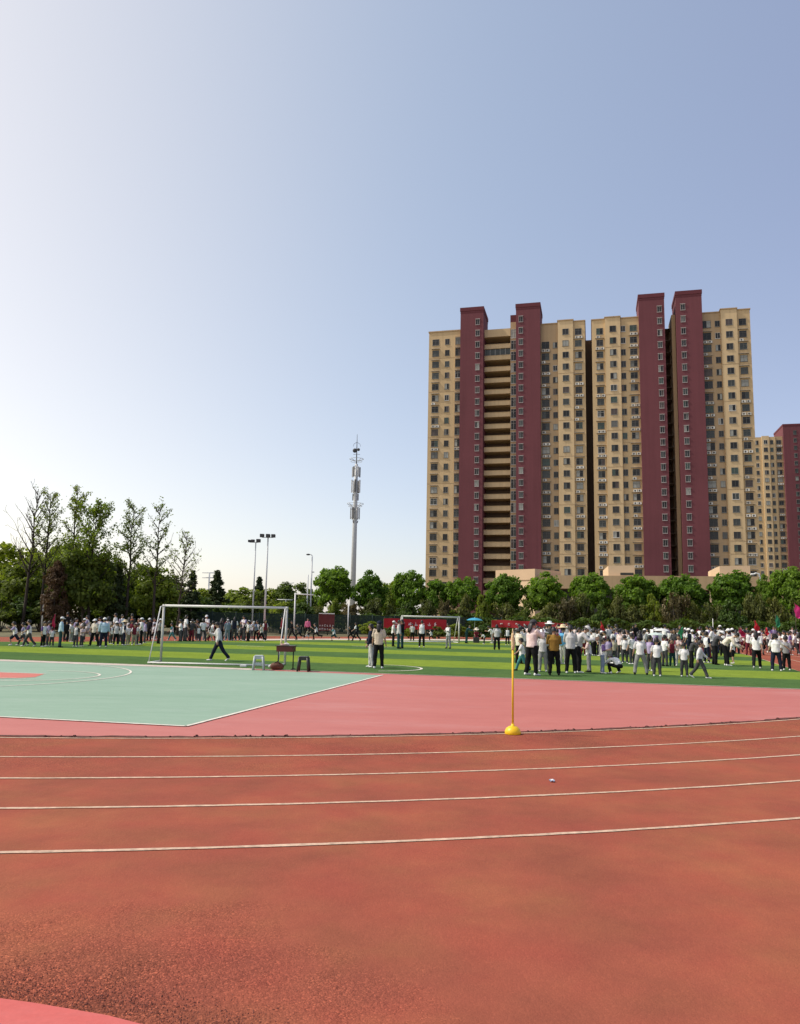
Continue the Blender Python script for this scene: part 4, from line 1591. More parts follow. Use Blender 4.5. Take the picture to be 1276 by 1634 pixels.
def figure(pose, child):
    """joint positions of a posed figure, 1.70 m nominal, facing -y"""
    lean, stoop, hp, legs, arms = POSES[pose]
    lean, stoop, hp = R(lean), R(stoop), R(hp)
    k = 0.93 if child else 1.0
    hs = 1.24 if child else 1.0
    wd = 0.92 if child else 1.0
    J = {'k': k, 'hs': hs, 'wd': wd}
    P = Vector((0, 0, 0.92 * k))
    up = lambda a: Vector((0, -math.sin(a), math.cos(a)))
    J['pel'] = P
    J['waist'] = P + up(lean * 0.5) * 0.13 * k
    J['chest'] = J['waist'] + up(lean) * 0.21 * k
    J['neck'] = J['chest'] + up(lean + stoop) * 0.18 * k
    hu = up(lean + stoop * 0.6 + hp - (lean + stoop) * 0.45)
    J['hu'] = hu
    J['head'] = J['neck'] + up(lean + stoop * 0.8) * 0.055 + hu * (0.105 * hs)
    ba = lean + stoop * 0.6
    J['bu'] = up(ba)
    for i, s in enumerate((-1, 1)):
        th, ab, kn = (R(v) for v in legs[i])
        hip = P + Vector((s * 0.085 * wd, 0, -0.03))
        d = xrot(Vector((s * math.sin(ab), 0, -math.cos(ab))), th)
        knee = hip + d * 0.41 * k
        d2 = xrot(Vector((s * math.sin(ab * 0.5), 0, -math.cos(ab * 0.5))), th - kn)
        ank = knee + d2 * 0.405 * k
        J['hip%d' % i], J['knee%d' % i], J['ank%d' % i] = hip, knee, ank
        J['toe%d' % i] = (th - kn)
        sh = J['neck'] - up(ba) * 0.055 + Vector((s * 0.165 * wd, 0, 0))
        p_, a_, e_, t_ = (R(v) for v in arms[i])
        d = xrot(Vector((s * math.sin(a_), 0, -math.cos(a_))), p_ + ba * 0.25)
        elb = sh + d * 0.27 * k
        fwd = xrot(d, R(90))
        fwd = (fwd - Vector((s, 0, 0)) * math.tan(t_) * 1.0).normalized()
        d2 = (d * math.cos(e_) + fwd * math.sin(e_)).normalized()
        wr = elb + d2 * 0.235 * k
        J['sh%d' % i], J['elb%d' % i], J['wr%d' % i], J['hd%d' % i] = sh, elb, wr, d2
    low = min(J['ank0'].z, J['ank1'].z) - 0.075
    for q, v in J.items():
        if isinstance(v, Vector) and q not in ('hu', 'bu', 'hd0', 'hd1'):
            v.z -= low
    return J


def remesh(mb, voxel, name, smooth=2, ratio=None, bumpy=0.0):
    me = mb.mesh('tmp')
    o = link(bpy.data.objects.new('tmp', me))
    md = o.modifiers.new('r', 'REMESH')
    md.mode = 'VOXEL'
    md.voxel_size = voxel
    md.use_smooth_shade = True
    if smooth:
        sm = o.modifiers.new('s', 'SMOOTH')
        sm.iterations = smooth
        sm.factor = 0.5
    if ratio:
        dc = o.modifiers.new('d', 'DECIMATE')
        dc.ratio = ratio
    dg = bpy.context.evaluated_depsgraph_get()
    ev = o.evaluated_get(dg)
    out = bpy.data.meshes.new_from_object(ev, depsgraph=dg)
    out.name = name
    bpy.data.objects.remove(o)
    bpy.data.meshes.remove(me)
    if bumpy:
        n = len(out.vertices)
        co = np.empty(n * 3)
        no = np.empty(n * 3)
        out.vertices.foreach_get('co', co)
        out.vertex_normals.foreach_get('vector', no)
        co, no = co.reshape(-1, 3), no.reshape(-1, 3)
        f = np.array([noise.noise(Vector((c[0] * 11, c[1] * 11, c[2] * 6))) for c in co])
        co += no * (f * bumpy)[:, None]
        out.vertices.foreach_set('co', co.reshape(-1))
    out.polygons.foreach_set('use_smooth', [True] * len(out.polygons))
    out.update()
    return out


def tb(b, pts, radii, n=14):
    """closed tube with rounded ends"""
    pts = [Vector(p) for p in pts]
    rd = [(r if isinstance(r, tuple) else (r, r)) for r in radii]
    d0 = (pts[0] - pts[1]).normalized()
    d1 = (pts[-1] - pts[-2]).normalized()
    m0, m1 = min(rd[0]), min(rd[-1])
    P = [pts[0] + d0 * m0 * 0.6] + pts + [pts[-1] + d1 * m1 * 0.6]
    Q = [(rd[0][0] * 0.5, rd[0][1] * 0.5)] + rd + [(rd[-1][0] * 0.5, rd[-1][1] * 0.5)]
    b.tube(P, Q, n)


BODY = {}


def person_parts(pose, child, sleeve, legs, skirt=False):
    """meshes of a figure: body, shirt, trousers; sleeve 'short'/'long', legs 'trousers'/'shorts'"""
    key = (pose, child, sleeve, legs)
    if key in BODY:
        return BODY[key]
    kb = (pose, child)
    J = figure(pose, child)
    k, hs, wd = J['k'], J['hs'], J['wd']
    if kb not in BODY:
        b = MB()
        # trunk and neck
        tb(b, [J['pel'] - J['bu'] * 0.05, J['pel'] + J['bu'] * 0.03, J['waist'], J['chest'], J['neck'] - J['bu'] * 0.04], [(0.135 * wd, 0.10), (0.145 * wd, 0.105), (0.125 * wd, 0.09), (0.15 * wd, 0.10), (0.10 * wd, 0.065)], 16)
        tb(b, [J['neck'] - J['bu'] * 0.05, J['head'] - J['hu'] * 0.03], [0.055 * wd, 0.05], 12)
        # head: skull, jaw, nose, ears
        h, u = J['head'], J['hu']
        f = Vector((0, -u.z, u.y))                       # forward of the head
        tb(b, [h - u * 0.105 * hs + f * 0.028 * hs, h - u * 0.06 * hs + f * 0.014 * hs, h, h + u * 0.055 * hs - f * 0.008, h + u * 0.095 * hs - f * 0.012],
           [(0.034 * hs, 0.034 * hs), (0.060 * hs, 0.074 * hs), (0.074 * hs, 0.094 * hs), (0.069 * hs, 0.088 * hs), (0.042 * hs, 0.055 * hs)], 14)
        tb(b, [h + f * 0.088 * hs + u * 0.015 * hs, h + f * 0.112 * hs - u * 0.025 * hs], [0.009 * hs, 0.014 * hs], 6)
        for s in (-1, 1):
            tb(b, [h + Vector((s * 0.075 * hs, 0, 0)) + u * 0.02 * hs, h + Vector((s * 0.078 * hs, 0, 0)) - u * 0.025 * hs], [0.013 * hs, 0.011 * hs], 6)
        for i, s in enumerate((-1, 1)):
            hip, kn, an = J['hip%d' % i], J['knee%d' % i], J['ank%d' % i]
            tb(b, [hip, hip.lerp(kn, 0.4), kn, kn.lerp(an, 0.3), kn.lerp(an, 0.75), an], [0.078, 0.072, 0.052, 0.054, 0.038, 0.034], 12)
            tb(b, [an, an + Vector((0, -0.06, -0.045))], [0.034, 0.032], 8)
            sh, el, wr, hd = J['sh%d' % i], J['elb%d' % i], J['wr%d' % i], J['hd%d' % i]
            tb(b, [J['neck'] - J['bu'] * 0.07, sh, sh.lerp(el, 0.4), el, el.lerp(wr, 0.35), wr], [0.06, 0.052, 0.044, 0.036, 0.037, 0.026], 12)
            # hand: palm, four fingers of unequal length with a bend, thumb from the side
            inn = (Vector((-s, 0, 0)) - hd * hd.dot(Vector((-s, 0, 0))))
            if inn.length < 0.2:
                inn = Vector((0, 0, -1)) - hd * (-hd.z)
            inn.normalize()                              # palm faces inward
            side = hd.cross(inn).normalized()            # across the knuckles
            if side.y > 0:
                side = -side                             # thumb side points forward
            pm = wr + hd * 0.085
            q = [wr, wr + hd * 0.04, pm]
            for w in (-0.024, 0.0, 0.024):
                tb(b, [wr + side * w * 0.7, pm + side * w], [0.014, 0.013], 6)
            for fi, (w, L) in enumerate(((0.033, 0.068), (0.011, 0.078), (-0.011, 0.071), (-0.032, 0.054))):
                a = pm + side * w
                m_ = a + (hd * 0.9 + inn * 0.28) .normalized() * L * 0.5
                e_ = m_ + (hd * 0.7 + inn * 0.7).normalized() * L * 0.5
                tb(b, [a - hd * 0.01, m_, e_], [0.0095, 0.0088, 0.0075], 6)
            a = wr + hd * 0.03 + side * 0.026
            m_ = a + (hd * 0.6 + side * 0.65 + inn * 0.25).normalized() * 0.035
            e_ = m_ + (hd * 0.85 + side * 0.15 + inn * 0.3).normalized() * 0.03
            tb(b, [a, m_, e_], [0.012, 0.0105, 0.009], 6)
        me = remesh(b, 0.0085, 'person', 1, 0.30)
        for m in (SKIN, EYE, LIP):
            me.materials.append(m)
        for p in me.polygons:
            c = p.center - h
            x, y, z = c.x / hs, c.dot(f) / hs, c.dot(u) / hs
            if y > 0.062 and 0.002 < z < 0.02 and 0.018 < abs(x) < 0.042:
                p.material_index = 1
            elif y > 0.065 and -0.062 < z < -0.050 and abs(x) < 0.022:
                p.material_index = 2
        BODY[kb] = me
    body = BODY[kb]
    ks = ('s', pose, child, sleeve)
    if ks not in BODY:
        b = MB()
        hem = J['pel'] - J['bu'] * (0.06 if POSES[pose][0] < 30 else 0.0)
        b.tube([hem, J['pel'] + J['bu'] * 0.03, J['waist'], J['chest'], J['neck'] - J['bu'] * 0.055, J['neck'] + J['bu'] * 0.012],
               [(0.178 * wd, 0.143), (0.174 * wd, 0.138), (0.165 * wd, 0.128), (0.178 * wd, 0.130), (0.125 * wd, 0.085), (0.064, 0.058)], 18)
        for i in range(2):
            sh, el, wr = J['sh%d' % i], J['elb%d' % i], J['wr%d' % i]
            if sleeve == 'short':
                tb(b, [J['neck'] - J['bu'] * 0.085, sh, sh.lerp(el, 0.5), sh.lerp(el, 0.85)], [0.075, 0.076, 0.072, 0.074], 12)
            else:
                tb(b, [J['neck'] - J['bu'] * 0.085, sh, sh.lerp(el, 0.5), el, el.lerp(wr, 0.5), el.lerp(wr, 0.92)], [0.078, 0.08, 0.072, 0.064, 0.058, 0.050], 12)
        me = remesh(b, 0.017, 'shirt', 2, None, 0.016)
        me.materials.append(None)
        me.materials.append(None)
        for p in me.polygons:
            if abs(p.center.x) > 0.165 * wd and (p.center - J['pel']).dot(J['bu']) > 0.05:
                p.material_index = 1
        BODY[ks] = me
    kt = ('t', pose, child, legs)
    if kt not in BODY:
        b = MB()
        tb(b, [J['pel'] - J['bu'] * 0.075, J['pel'] + J['bu'] * 0.03, J['waist'] - J['bu'] * 0.02], [(0.160 * wd, 0.118), (0.160 * wd, 0.122), (0.145 * wd, 0.112)], 16)
        for i in range(2):
            hip, kn, an = J['hip%d' % i], J['knee%d' % i], J['ank%d' % i]
            if legs == 'shorts':
                tb(b, [hip + Vector((0, 0, 0.02)), hip.lerp(kn, 0.5), hip.lerp(kn, 0.92)], [0.10, 0.098, 0.096], 12)
            else:
                tb(b, [hip + Vector((0, 0, 0.02)), hip.lerp(kn, 0.5), kn, kn.lerp(an, 0.5), kn.lerp(an, 0.97)], [0.102, 0.094, 0.078, 0.070, 0.068], 12)
        me = remesh(b, 0.017, 'trousers', 2, None, 0.014)
        me.materials.append(None)
        BODY[kt] = me
    BODY[key] = (body, BODY[ks], BODY[kt], J)
    return BODY[key]


def shoe_mesh():
    b = MB()
    tb(b, [(0, 0.055, 0.035), (0, 0.0, 0.045), (0, -0.08, 0.032), (0, -0.155, 0.024)], [(0.036, 0.036), (0.042, 0.045), (0.044, 0.032), (0.034, 0.022)], 10)
    tb(b, [(0, 0.02, 0.05), (0, 0.025, 0.095)], [0.045, 0.042], 10)
    me = remesh(b, 0.012, 'shoe', 1)
    me.materials.append(None)
    return me


def shell(name, fn, nu=18, nv=10):
    """surface from fn(u, v) -> (x, y, z), u around, v up, closed cap at the top"""
    b = MB()
    vs = [fn(i / nu, j / nv) for j in range(nv + 1) for i in range(nu)]
    fs = []
    for j in range(nv):
        for i in range(nu):
            a, c = j * nu + i, j * nu + (i + 1) % nu
            fs.append((a, c, c + nu, a + nu))
    fs.append(tuple(range(nv * nu, (nv + 1) * nu)))
    b.add(vs, fs, 0, True)
    return b


def hair_mesh(style):
    """in head coordinates: z up, -y forward, head radius about 0.08"""
    b = MB()

    def cap(u, v):
        a = u * 2 * PI
        front = max(0.0, -math.sin(a))                   # 1 at the forehead
        z0 = -0.055 + 0.105 * front ** 0.7
        z = z0 + (0.125 - z0) * math.sin(v * PI / 2)
        q = max(0.12, 1 - (max(z, 0) / 0.128) ** 2.2) ** 0.5
        wob = 1 + 0.03 * math.sin(a * 7 + v * 5)
        return (0.086 * q * wob * math.cos(a), 0.010 + 0.104 * q * wob * math.sin(a), z)

    c = shell('hair', cap, 20, 9)
    b.add(c.v, c.f, 0, True)
    if style == 'long':
        b.tube([(0, 0.06, 0.03), (0, 0.098, -0.06), (0, 0.110, -0.18), (0, 0.125, -0.30)], [(0.07, 0.04), (0.082, 0.035), (0.080, 0.03), (0.045, 0.02)], 12)
    if style == 'ponytail':
        b.tube([(0, 0.09, 0.05), (0, 0.14, 0.045), (0, 0.155, -0.05), (0, 0.135, -0.19)], [0.022, 0.034, 0.034, 0.010], 10)
    if style == 'bob':
        b.tube([(0, 0.035, 0.03), (0, 0.045, -0.05), (0, 0.045, -0.115)], [(0.088, 0.068), (0.100, 0.072), (0.095, 0.062)], 14)
    if style == 'curly':
        rs = random.Random(4)
        for i in range(46):
            a, z = rs.uniform(0, 6.28), rs.uniform(-0.08, 0.12)
            if math.sin(a) < -0.45 and z < 0.06:
                continue
            q = max(0.1, 1 - (max(z, 0) / 0.15) ** 2) ** 0.5
            b.ball((0.095 * q * math.cos(a), 0.012 + 0.105 * q * math.sin(a), z), rs.uniform(0.022, 0.036), 7, 4)
    me = b.mesh('hair')
    me.materials.append(HAIRM)
    return me


def cap_mesh(style):
    b = MB()
    if style == 'cap':
        def f(u, v):
            a = u * 2 * PI
            z = 0.035 + 0.105 * math.sin(v * PI / 2)
            q = max(0.10, 1 - (max(z - 0.03, 0) / 0.112) ** 2.4) ** 0.5
            return (0.098 * q * math.cos(a), 0.006 + 0.113 * q * math.sin(a), z)
        c = shell('cap', f, 18, 7)
        b.add(c.v, c.f, 0, True)
        vs = []
        for k in range(9):
            a = PI + PI * k / 8
            vs.append((0.092 * math.cos(a), 0.006 + 0.105 * math.sin(a), 0.045))
        for k in range(9):
            a = PI + PI * k / 8
            vs.append((0.085 * math.cos(a), -0.01 + 0.105 * math.sin(a) + 0.085 * math.sin(a), 0.032))
        vs += [(x, y, z + 0.008) for x, y, z in vs]
        fs = [(k, k + 9, k + 10, k + 1) for k in range(8)] + [(18 + k, 19 + k, 28 + k, 27 + k) for k in range(8)]
        fs += [(9 + k, 27 + k, 28 + k, 10 + k) for k in range(8)]
        b.add(vs, fs, 0, False)
    else:                                            # wide brimmed sun hat
        prof = [(0.205, 0.030), (0.19, 0.048), (0.12, 0.062), (0.105, 0.07), (0.100, 0.12), (0.085, 0.15), (0.03, 0.16)]
        n = 22
        vs = [(r * math.cos(2 * PI * k / n), 0.006 + r * 1.05 * math.sin(2 * PI * k / n), z + 0.012 * math.cos(4 * PI * k / n) * (r > 0.15)) for r, z in prof for k in range(n)]
        fs = []
        for j in range(len(prof) - 1):
            for k in range(n):
                a, c = j * n + k, j * n + (k + 1) % n
                fs.append((a, c, c + n, a + n))
        fs.append(tuple(range((len(prof) - 1) * n, len(prof) * n)))
        b.add(vs, fs, 0, True)
    me = b.mesh('cap' if style == 'cap' else 'sun_hat')
    me.materials.append(None)
    return me


SHOE = shoe_mesh()
HAIR = {s: hair_mesh(s) for s in ('short', 'long', 'ponytail', 'bob', 'curly')}
CAPS = {s: cap_mesh(s) for s in ('cap', 'hat')}
N_PEOPLE = 0


def part(name, me, root, mats, mtx=None):
    o = link(bpy.data.objects.new(name, me), root)
    for i, m in enumerate(mats):
        if m is not None:
            o.material_slots[i].link = 'OBJECT'
            o.material_slots[i].material = m
    if mtx is not None:
        o.matrix_local = mtx
    return o


def person(loc, rz, height, pose, child, label, shirt='white', sleeves=None, pants='charcoal', hair='short', hat=None, hatcol='white',
           sleeve='short', legs='trousers', shoes='white', group=None, cat='person', girth=1.0):
    global N_PEOPLE
    N_PEOPLE += 1
    body, sm, tm, J = person_parts(pose, child, sleeve, legs)
    o = link(bpy.data.objects.new('person', body))
    tag(o, label, cat, group)
    sc = height / 1.70
    o.location = loc
    o.rotation_euler = (0, 0, rz)
    o.scale = (sc * girth, sc * girth, sc)
    part('shirt', sm, o, [cloth(shirt), cloth(sleeves or shirt)])
    part('trousers' if legs == 'trousers' else 'shorts', tm, o, [cloth(pants)])
    for i in range(2):
        a = J['ank%d' % i]
        ang = max(-0.9, min(0.35, J['toe%d' % i] * 0.8))
        if a.z < 0.11:
            ang = 0
        part('shoe', SHOE, o, [cloth(shoes)], Matrix.Translation(a + Vector((0, 0, -0.075))) @ Matrix.Rotation(-ang, 4, 'X'))
    u = J['hu']
    back = Vector((0, u.z, -u.y))
    hm_ = Matrix(((1, back.x, u.x, J['head'].x), (0, back.y, u.y, J['head'].y), (0, back.z, u.z, J['head'].z), (0, 0, 0, 1)))
    s = J['hs']
    hm_ = hm_ @ Matrix.Scale(s, 4)
    part('hair', HAIR[hair], o, [HAIRM], hm_)
    if hat:
        part('cap' if hat == 'cap' else 'sun_hat', CAPS[hat], o, [cloth(hatcol)], hm_)
    return o


def nominal(pose, child):
    """standing height of the posed figure relative to 1.70"""
    J = figure(pose, child)
    return J['head'].z + 0.115 * J['hs']


FACE = {'cam': 0.0, 'away': PI, 'right': PI / 2, 'left': -PI / 2, 'ar': PI * 0.75, 'al': -PI * 0.75, 'cr': PI * 0.25, 'cl': -PI * 0.25}


def P(px, yf, yh, age, pose, face, label, **kw):
    """a person whose feet and head top were measured in the survey photo"""
    g_ = ground(px, yf, 0.012)
    dist = g_.y
    # height of the top above the ground at that distance
    d = ray(px, yh)
    top = CAM_H + d.z * (dist / d.y)
    child = age == 'c'
    h = 1.70 * (top - 0.012) / nominal(pose, child)
    kw.setdefault('group', None)
    rz = FACE[face] if isinstance(face, str) else R(face)
    # facing is relative to the line of sight
    rz -= math.atan2(g_.x, g_.y)
    return person(g_, rz, h, pose, child, label, **kw)


UNI = dict(shirt='white', sleeves='lilac', pants='charcoal')
UNM = dict(shirt='white', sleeves='maroon', pants='charcoal')
# --- left group
GL = 'people standing at the left end of the field'
P(22.6, 1030, 992, 'c', 'run', 'left', 'child running out to the left, leftmost of the left crowd', group=GL, **dict(UNI, legs='shorts', pants='navy'))
P(35.5, 1030, 993.5, 'c', 'walk', 'left', 'child in white and lilac walking behind the leftmost runner', group=GL, **UNI)
P(44.7, 1031.5, 989, 'c', 'walk', 'left', 'taller child in purple sleeves, third from the left edge of the left crowd', group=GL, shirt='white', sleeves='purple', pants='charcoal')
P(67.7, 1032, 991.6, 'c', 'stand', 'cr', 'child with purple sleeves standing left of the crimson flag, first of a pair', group=GL, shirt='white', sleeves='purple', pants='black')
P(74.5, 1031, 990.7, 'c', 'hold', 'right', 'child in lilac shirt standing right behind the pair left of the crimson flag', group=GL, shirt='lilac', pants='charcoal')
P(81.5, 1031.6, 1000, 'c', 'stand', 'away', 'small child in white shirt just below the crimson flag', group=GL, shirt='white', sleeves='pale grey', pants='charcoal')
P(95, 1033, 984.6, 'a', 'stand', 'right', 'adult in pale blue jacket, dark teal trousers and white cap beside the crimson flag', group=GL, shirt='light blue', sleeve='long', pants='dark teal', hat='cap', shoes='black')
P(104.5, 1024, 991, 'a', 'stand', 'cam', 'adult dressed all in black behind the pale blue jacket', group=GL, shirt='black', sleeve='long', pants='black', shoes='black')
P(112.5, 1024.5, 992.6, 'c', 'stand', 'cr', 'child in grey shirt right of the adult in black', group=GL, shirt='pale grey', pants='grey')
P(120, 1032, 994, 'c', 'stand', 'ar', 'child in pale grey top with a dark back strap, left of the woman in cream', group=GL, shirt='pale grey', sleeves='charcoal', pants='charcoal')
P(129.5, 1031.4, 997, 'c', 'hold', 'cr', 'small child in pinkish white top close left of the woman in cream', group=GL, shirt='pale pink', pants='charcoal')
P(131, 1025, 987, 'a', 'phone', 'right', 'adult in white cap mostly hidden behind the small children left of the woman in cream', group=GL, shirt='charcoal', pants='black', hat='cap', shoes='black')
P(149.5, 1030.5, 988, 'a', 'wide', 'cl', 'woman in cream top and black trousers with a white cap, legs wide apart', group=GL, shirt='cream', pants='black', hat='cap', hair='bob', shoes='black', girth=1.12)
P(164, 1032.7, 986, 'a', 'stand', 'away', 'adult in light blue shirt and navy trousers seen from behind, white cap', group=GL, shirt='light blue', sleeve='long', pants='navy', hat='cap', shoes='white', girth=1.15)
for i, (x, yf, yh, sh, sv, pants, hat, hc, lab) in enumerate([
        (176, 1027.5, 995, 'white', 'maroon', 'charcoal', None, 'white', 'child with maroon sleeves just right of the light blue shirt'),
        (184, 1029.5, 992, 'pale grey', 'charcoal', 'black', 'cap', 'white', 'child in grey with white cap, second right of the light blue shirt'),
        (191, 1029, 994, 'white', 'lilac', 'charcoal', None, 'white', 'child in white and lilac, third right of the light blue shirt'),
        (197, 1029.8, 990, 'white', 'navy', 'navy', 'hat', 'straw', 'child with straw sun hat in the middle of the left pupils'),
        (203, 1029, 996, 'white', 'white', 'khaki', None, 'white', 'small child in white with khaki trousers right of the straw sun hat'),
        (208, 1028, 988, 'maroon', 'maroon', 'black', 'cap', 'rust', 'child in maroon with rust red cap among the left pupils'),
        (213, 1029.5, 995, 'maroon', 'white', 'khaki', None, 'white', 'child in maroon top left of the adult in white shirt'),
        (218.5, 1029, 994, 'pale grey', 'pale grey', 'charcoal', None, 'white', 'child in pale grey touching the adult in white shirt')]):
    P(x, yf, yh, 'c', ('stand', 'hold', 'stand', 'stand')[i % 4], ('cr', 'away', 'cam', 'right')[i % 4], lab, shirt=sh, sleeves=sv, pants=pants, hat=hat, hatcol=hc, group=GL, shoes='white')
P(224, 1028.5, 986, 'a', 'salute', 'left', 'adult in white shirt and black trousers with white cap, hand raised to the brim', group=GL, shirt='white', pants='black', hat='cap')
P(230, 1026.5, 990.5, 'a', 'stand', 'right', 'adult in pale lilac shirt close behind the white shirt with raised hand', group=GL, shirt='lilac', sleeve='long', pants='charcoal')
P(237, 1022.5, 986.5, 'a', 'stand', 'cl', 'adult all in black with white cap left of the left goalpost', group=GL, shirt='black', sleeve='long', pants='black', hat='cap', shoes='black')
P(244, 1021.5, 995, 'c', 'walk', 'right', 'child in white with black shorts walking left of the left goalpost', group=GL, shirt='white', pants='black', legs='shorts')
P(252.5, 1027, 987.5, 'a', 'hold', 'right', 'adult in grey shirt and white cap half hidden by the left goalpost', group=GL, shirt='grey', pants='black', hat='cap', shoes='black')
# --- behind the near goal
GG = 'people on the far side of the near goal'
P(273.5, 1022, 994, 'c', 'walk', 'left', 'child in teal and white right of the left goalpost', group=GG, shirt='white', sleeves='teal', pants='teal')
P(291, 1022.7, 992, 'a', 'stand', 'cr', 'adult in maroon left of the wide white sun hat', group=GG, shirt='maroon', sleeve='long', pants='charcoal')
P(297, 1022.3, 1002, 'c', 'walk', 'right', 'small child in pink top beside the adult in maroon', group=GG, shirt='pale pink', sleeves='pink', pants='charcoal')
P(305.5, 1023, 990.5, 'a', 'stand', 'cl', 'person under a wide white sun hat in pale grey shirt', group=GG, shirt='pale grey', sleeves='charcoal', pants='black', hat='hat', hatcol='white')
P(316, 1023.3, 997.5, 'c', 'stand', 'cam', 'child in white with black straps right of the wide white sun hat', group=GG, shirt='white', sleeves='black', pants='charcoal')
P(324, 1022, 996, 'c', 'hold', 'right', 'child in grey second right of the wide white sun hat', group=GG, shirt='pale grey', pants='grey')
P(333.5, 1023, 994.5, 'c', 'walk', 'right', 'child in black and white left of the walking man', group=GG, shirt='white', sleeves='black', pants='khaki')
P(347.5, 1054.6, 992.6, 'a', 'stride', 'left', 'man in pale grey tracksuit top and navy trousers striding left inside the near goal', shirt='pale grey', sleeves='white', sleeve='long', pants='navy', shoes='white', group=GG)
P(362, 1022.7, 988.5, 'a', 'stand', 'away', 'adult all in slate blue right of the walking man', group=GG, shirt='slate', sleeve='long', pants='slate', hat='cap', hatcol='pale grey')
P(368.7, 1022.5, 999, 'c', 'stand', 'cam', 'child all in black beside the slate blue adult', group=GG, shirt='black', pants='black')
P(377, 1022, 997, 'c', 'walk', 'right', 'child in white right of the child in black, arms swinging', group=GG, shirt='white', sleeves='grey', pants='charcoal')
P(384, 1022.5, 997, 'c', 'stand', 'away', 'child with a dark pinafore look over white, left of the tall white cap', group=GG, shirt='charcoal', sleeves='white', pants='charcoal')
P(389, 1022.8, 990, 'a', 'stoop', 'right', 'stooping adult in white cap and black jacket, middle of the goal mouth', group=GG, shirt='black', sleeves='white', sleeve='long', pants='charcoal', hat='cap')
P(396, 1022.5, 996, 'c', 'hold', 'left', 'child in white and black right of the stooping white cap', group=GG, shirt='white', sleeves='black', pants='grey')
P(408, 1022.3, 991.5, 'a', 'stoop', 'cl', 'adult in grey blue shirt and black trousers left of the taller floodlight pole', group=GG, shirt='denim', pants='black', hat='cap', hatcol='pale grey')
P(416.5, 1023.3, 995, 'c', 'walk', 'left', 'child in grey at the foot of the taller floodlight pole', group=GG, shirt='pale grey', pants='black')
P(449.5, 1018.6, 984.5, 'a', 'stand', 'left', 'tall adult in dark maroon between stay and post of the goal', group=GG, shirt='maroon', sleeve='long', pants='black', shoes='black')
# --- runners and people on the far side
GF = 'people on the far track'
P(465.5, 1019.5, 990.6, 'a', 'walk', 'left', 'adult in black walking right of the right goalpost', group=GF, shirt='black', sleeve='long', pants='black', shoes='black')
P(476.6, 1021, 995.5, 'c', 'run', 'left', 'runner in dark clothes with wide stride below the upside-down L post', group=GF, shirt='charcoal', pants='black', shoes='black')
P(489, 1021, 1003, 'c', 'run', 'right', 'small runner in pale clothes beside the pink top', group=GF, shirt='khaki', pants='pale grey', legs='shorts')
P(490, 1015.5, 986.5, 'a', 'stand', 'cam', 'adult in pink top in front of the dark fence', group=GF, shirt='pink', sleeve='long', pants='black')
P(504, 1020.6, 994.6, 'c', 'run', 'left', 'runner in white and black left of the maroon notice board', group=GF, shirt='white', sleeves='black', pants='black', shoes='black')
P(532.6, 1022.8, 999, 'c', 'run', 'left', 'runner in white vest with dark teal shorts right of the notice board', group=GF, shirt='white', sleeves='teal', pants='dark teal', legs='shorts', shoes='black')
P(559.5, 1022, 999, 'c', 'run', 'left', 'runner all in dark clothes by the white post at the fence', group=GF, shirt='black', pants='black', shoes='black')
P(567.7, 1022.8, 993.5, 'a', 'walk', 'left', 'runner with a white arm band right behind the dark runner at the white post', group=GF, shirt='black', sleeves='white', pants='black', shoes='black')
P(591, 1065, 995.5, 'a', 'point', 'left', 'woman in dark navy top half hidden behind the woman in beige', shirt='navy', sleeve='long', pants='pale grey', hair='long', shoes='white')
P(603.3, 1066.8, 991.4, 'a', 'stand', 170, 'woman in beige top and black trousers from behind, long black hair, dark cap', shirt='beige', pants='black', hair='long', hat='cap', hatcol='navy', shoes='white')
P(627, 1031.5, 991, 'a', 'stand', 'right', 'adult in white with black trousers left of the grey jacket', group=GF, shirt='white', sleeves='pale grey', pants='black', hat='cap', shoes='black')
P(635.5, 1035, 989.5, 'a', 'stand', 'right', 'adult in pale grey jacket and dark green trousers in front of the left far post', group=GF, shirt='pale grey', sleeve='long', pants='dark teal', shoes='black')
P(641, 1034.5, 988.5, 'a', 'stand', 'left', 'adult in long black coat close beside the pale grey jacket', group=GF, shirt='black', sleeve='long', pants='dark teal', shoes='black', hair='long')
P(657.5, 1023, 995, 'a', 'stand', 'away', 'smaller adult in grey tee and black trousers in front of the banner lettering', group=GF, shirt='pale grey', pants='black', shoes='black')
P(672.5, 1033, 989.8, 'a', 'stand', 'away', 'man in white tee with red shoulders and black trousers before the red banner', group=GF, shirt='white', sleeves='red', pants='black')
P(688, 1022.8, 1004, 'c', 'run', 'left', 'small child in white running right of the man with red shoulders', group=GF, shirt='white', pants='black')
P(715, 1034.8, 995, 'a', 'hold', 'cl', 'woman in pale grey top and grey trousers left of the right far post', group=GF, shirt='white', sleeves='grey', pants='grey', hair='bob', shoes='black', sleeve='long')
P(744, 1026.5, 997.5, 'a', 'stoop', 'right', 'adult in dark teal below the blue parasol', group=GF, shirt='dark teal', sleeve='long', pants='dark teal', shoes='black')
P(760, 1025.5, 1002.5, 'c', 'sit', 'cam', 'child in maroon with straw hat sitting on a box below the blue parasol', group=GF, shirt='maroon', pants='maroon', hat='hat', hatcol='cream')
P(773, 1027.8, 1010, 'c', 'bend', 'left', 'child in white leaning over left of the grey shirt and black trousers', group=GF, shirt='white', pants='charcoal')
P(785, 1026.5, 999, 'c', 'stoop', 'left', 'child in white top behind the grey shirt and black trousers', group=GF, shirt='white', pants='grey')
P(792.5, 1037, 996.4, 'a', 'stand', 'away', 'woman in grey shirt with wide black trousers left of the yellow pole', group=GF, shirt='pale grey', pants='black', hair='bob', shoes='black', girth=1.1)
P(809.5, 1029.5, 1001, 'a', 'stand', 'cam', 'adult in black and white right under the narrow red banner', group=GF, shirt='white', sleeves='black', pants='black', sleeve='long')
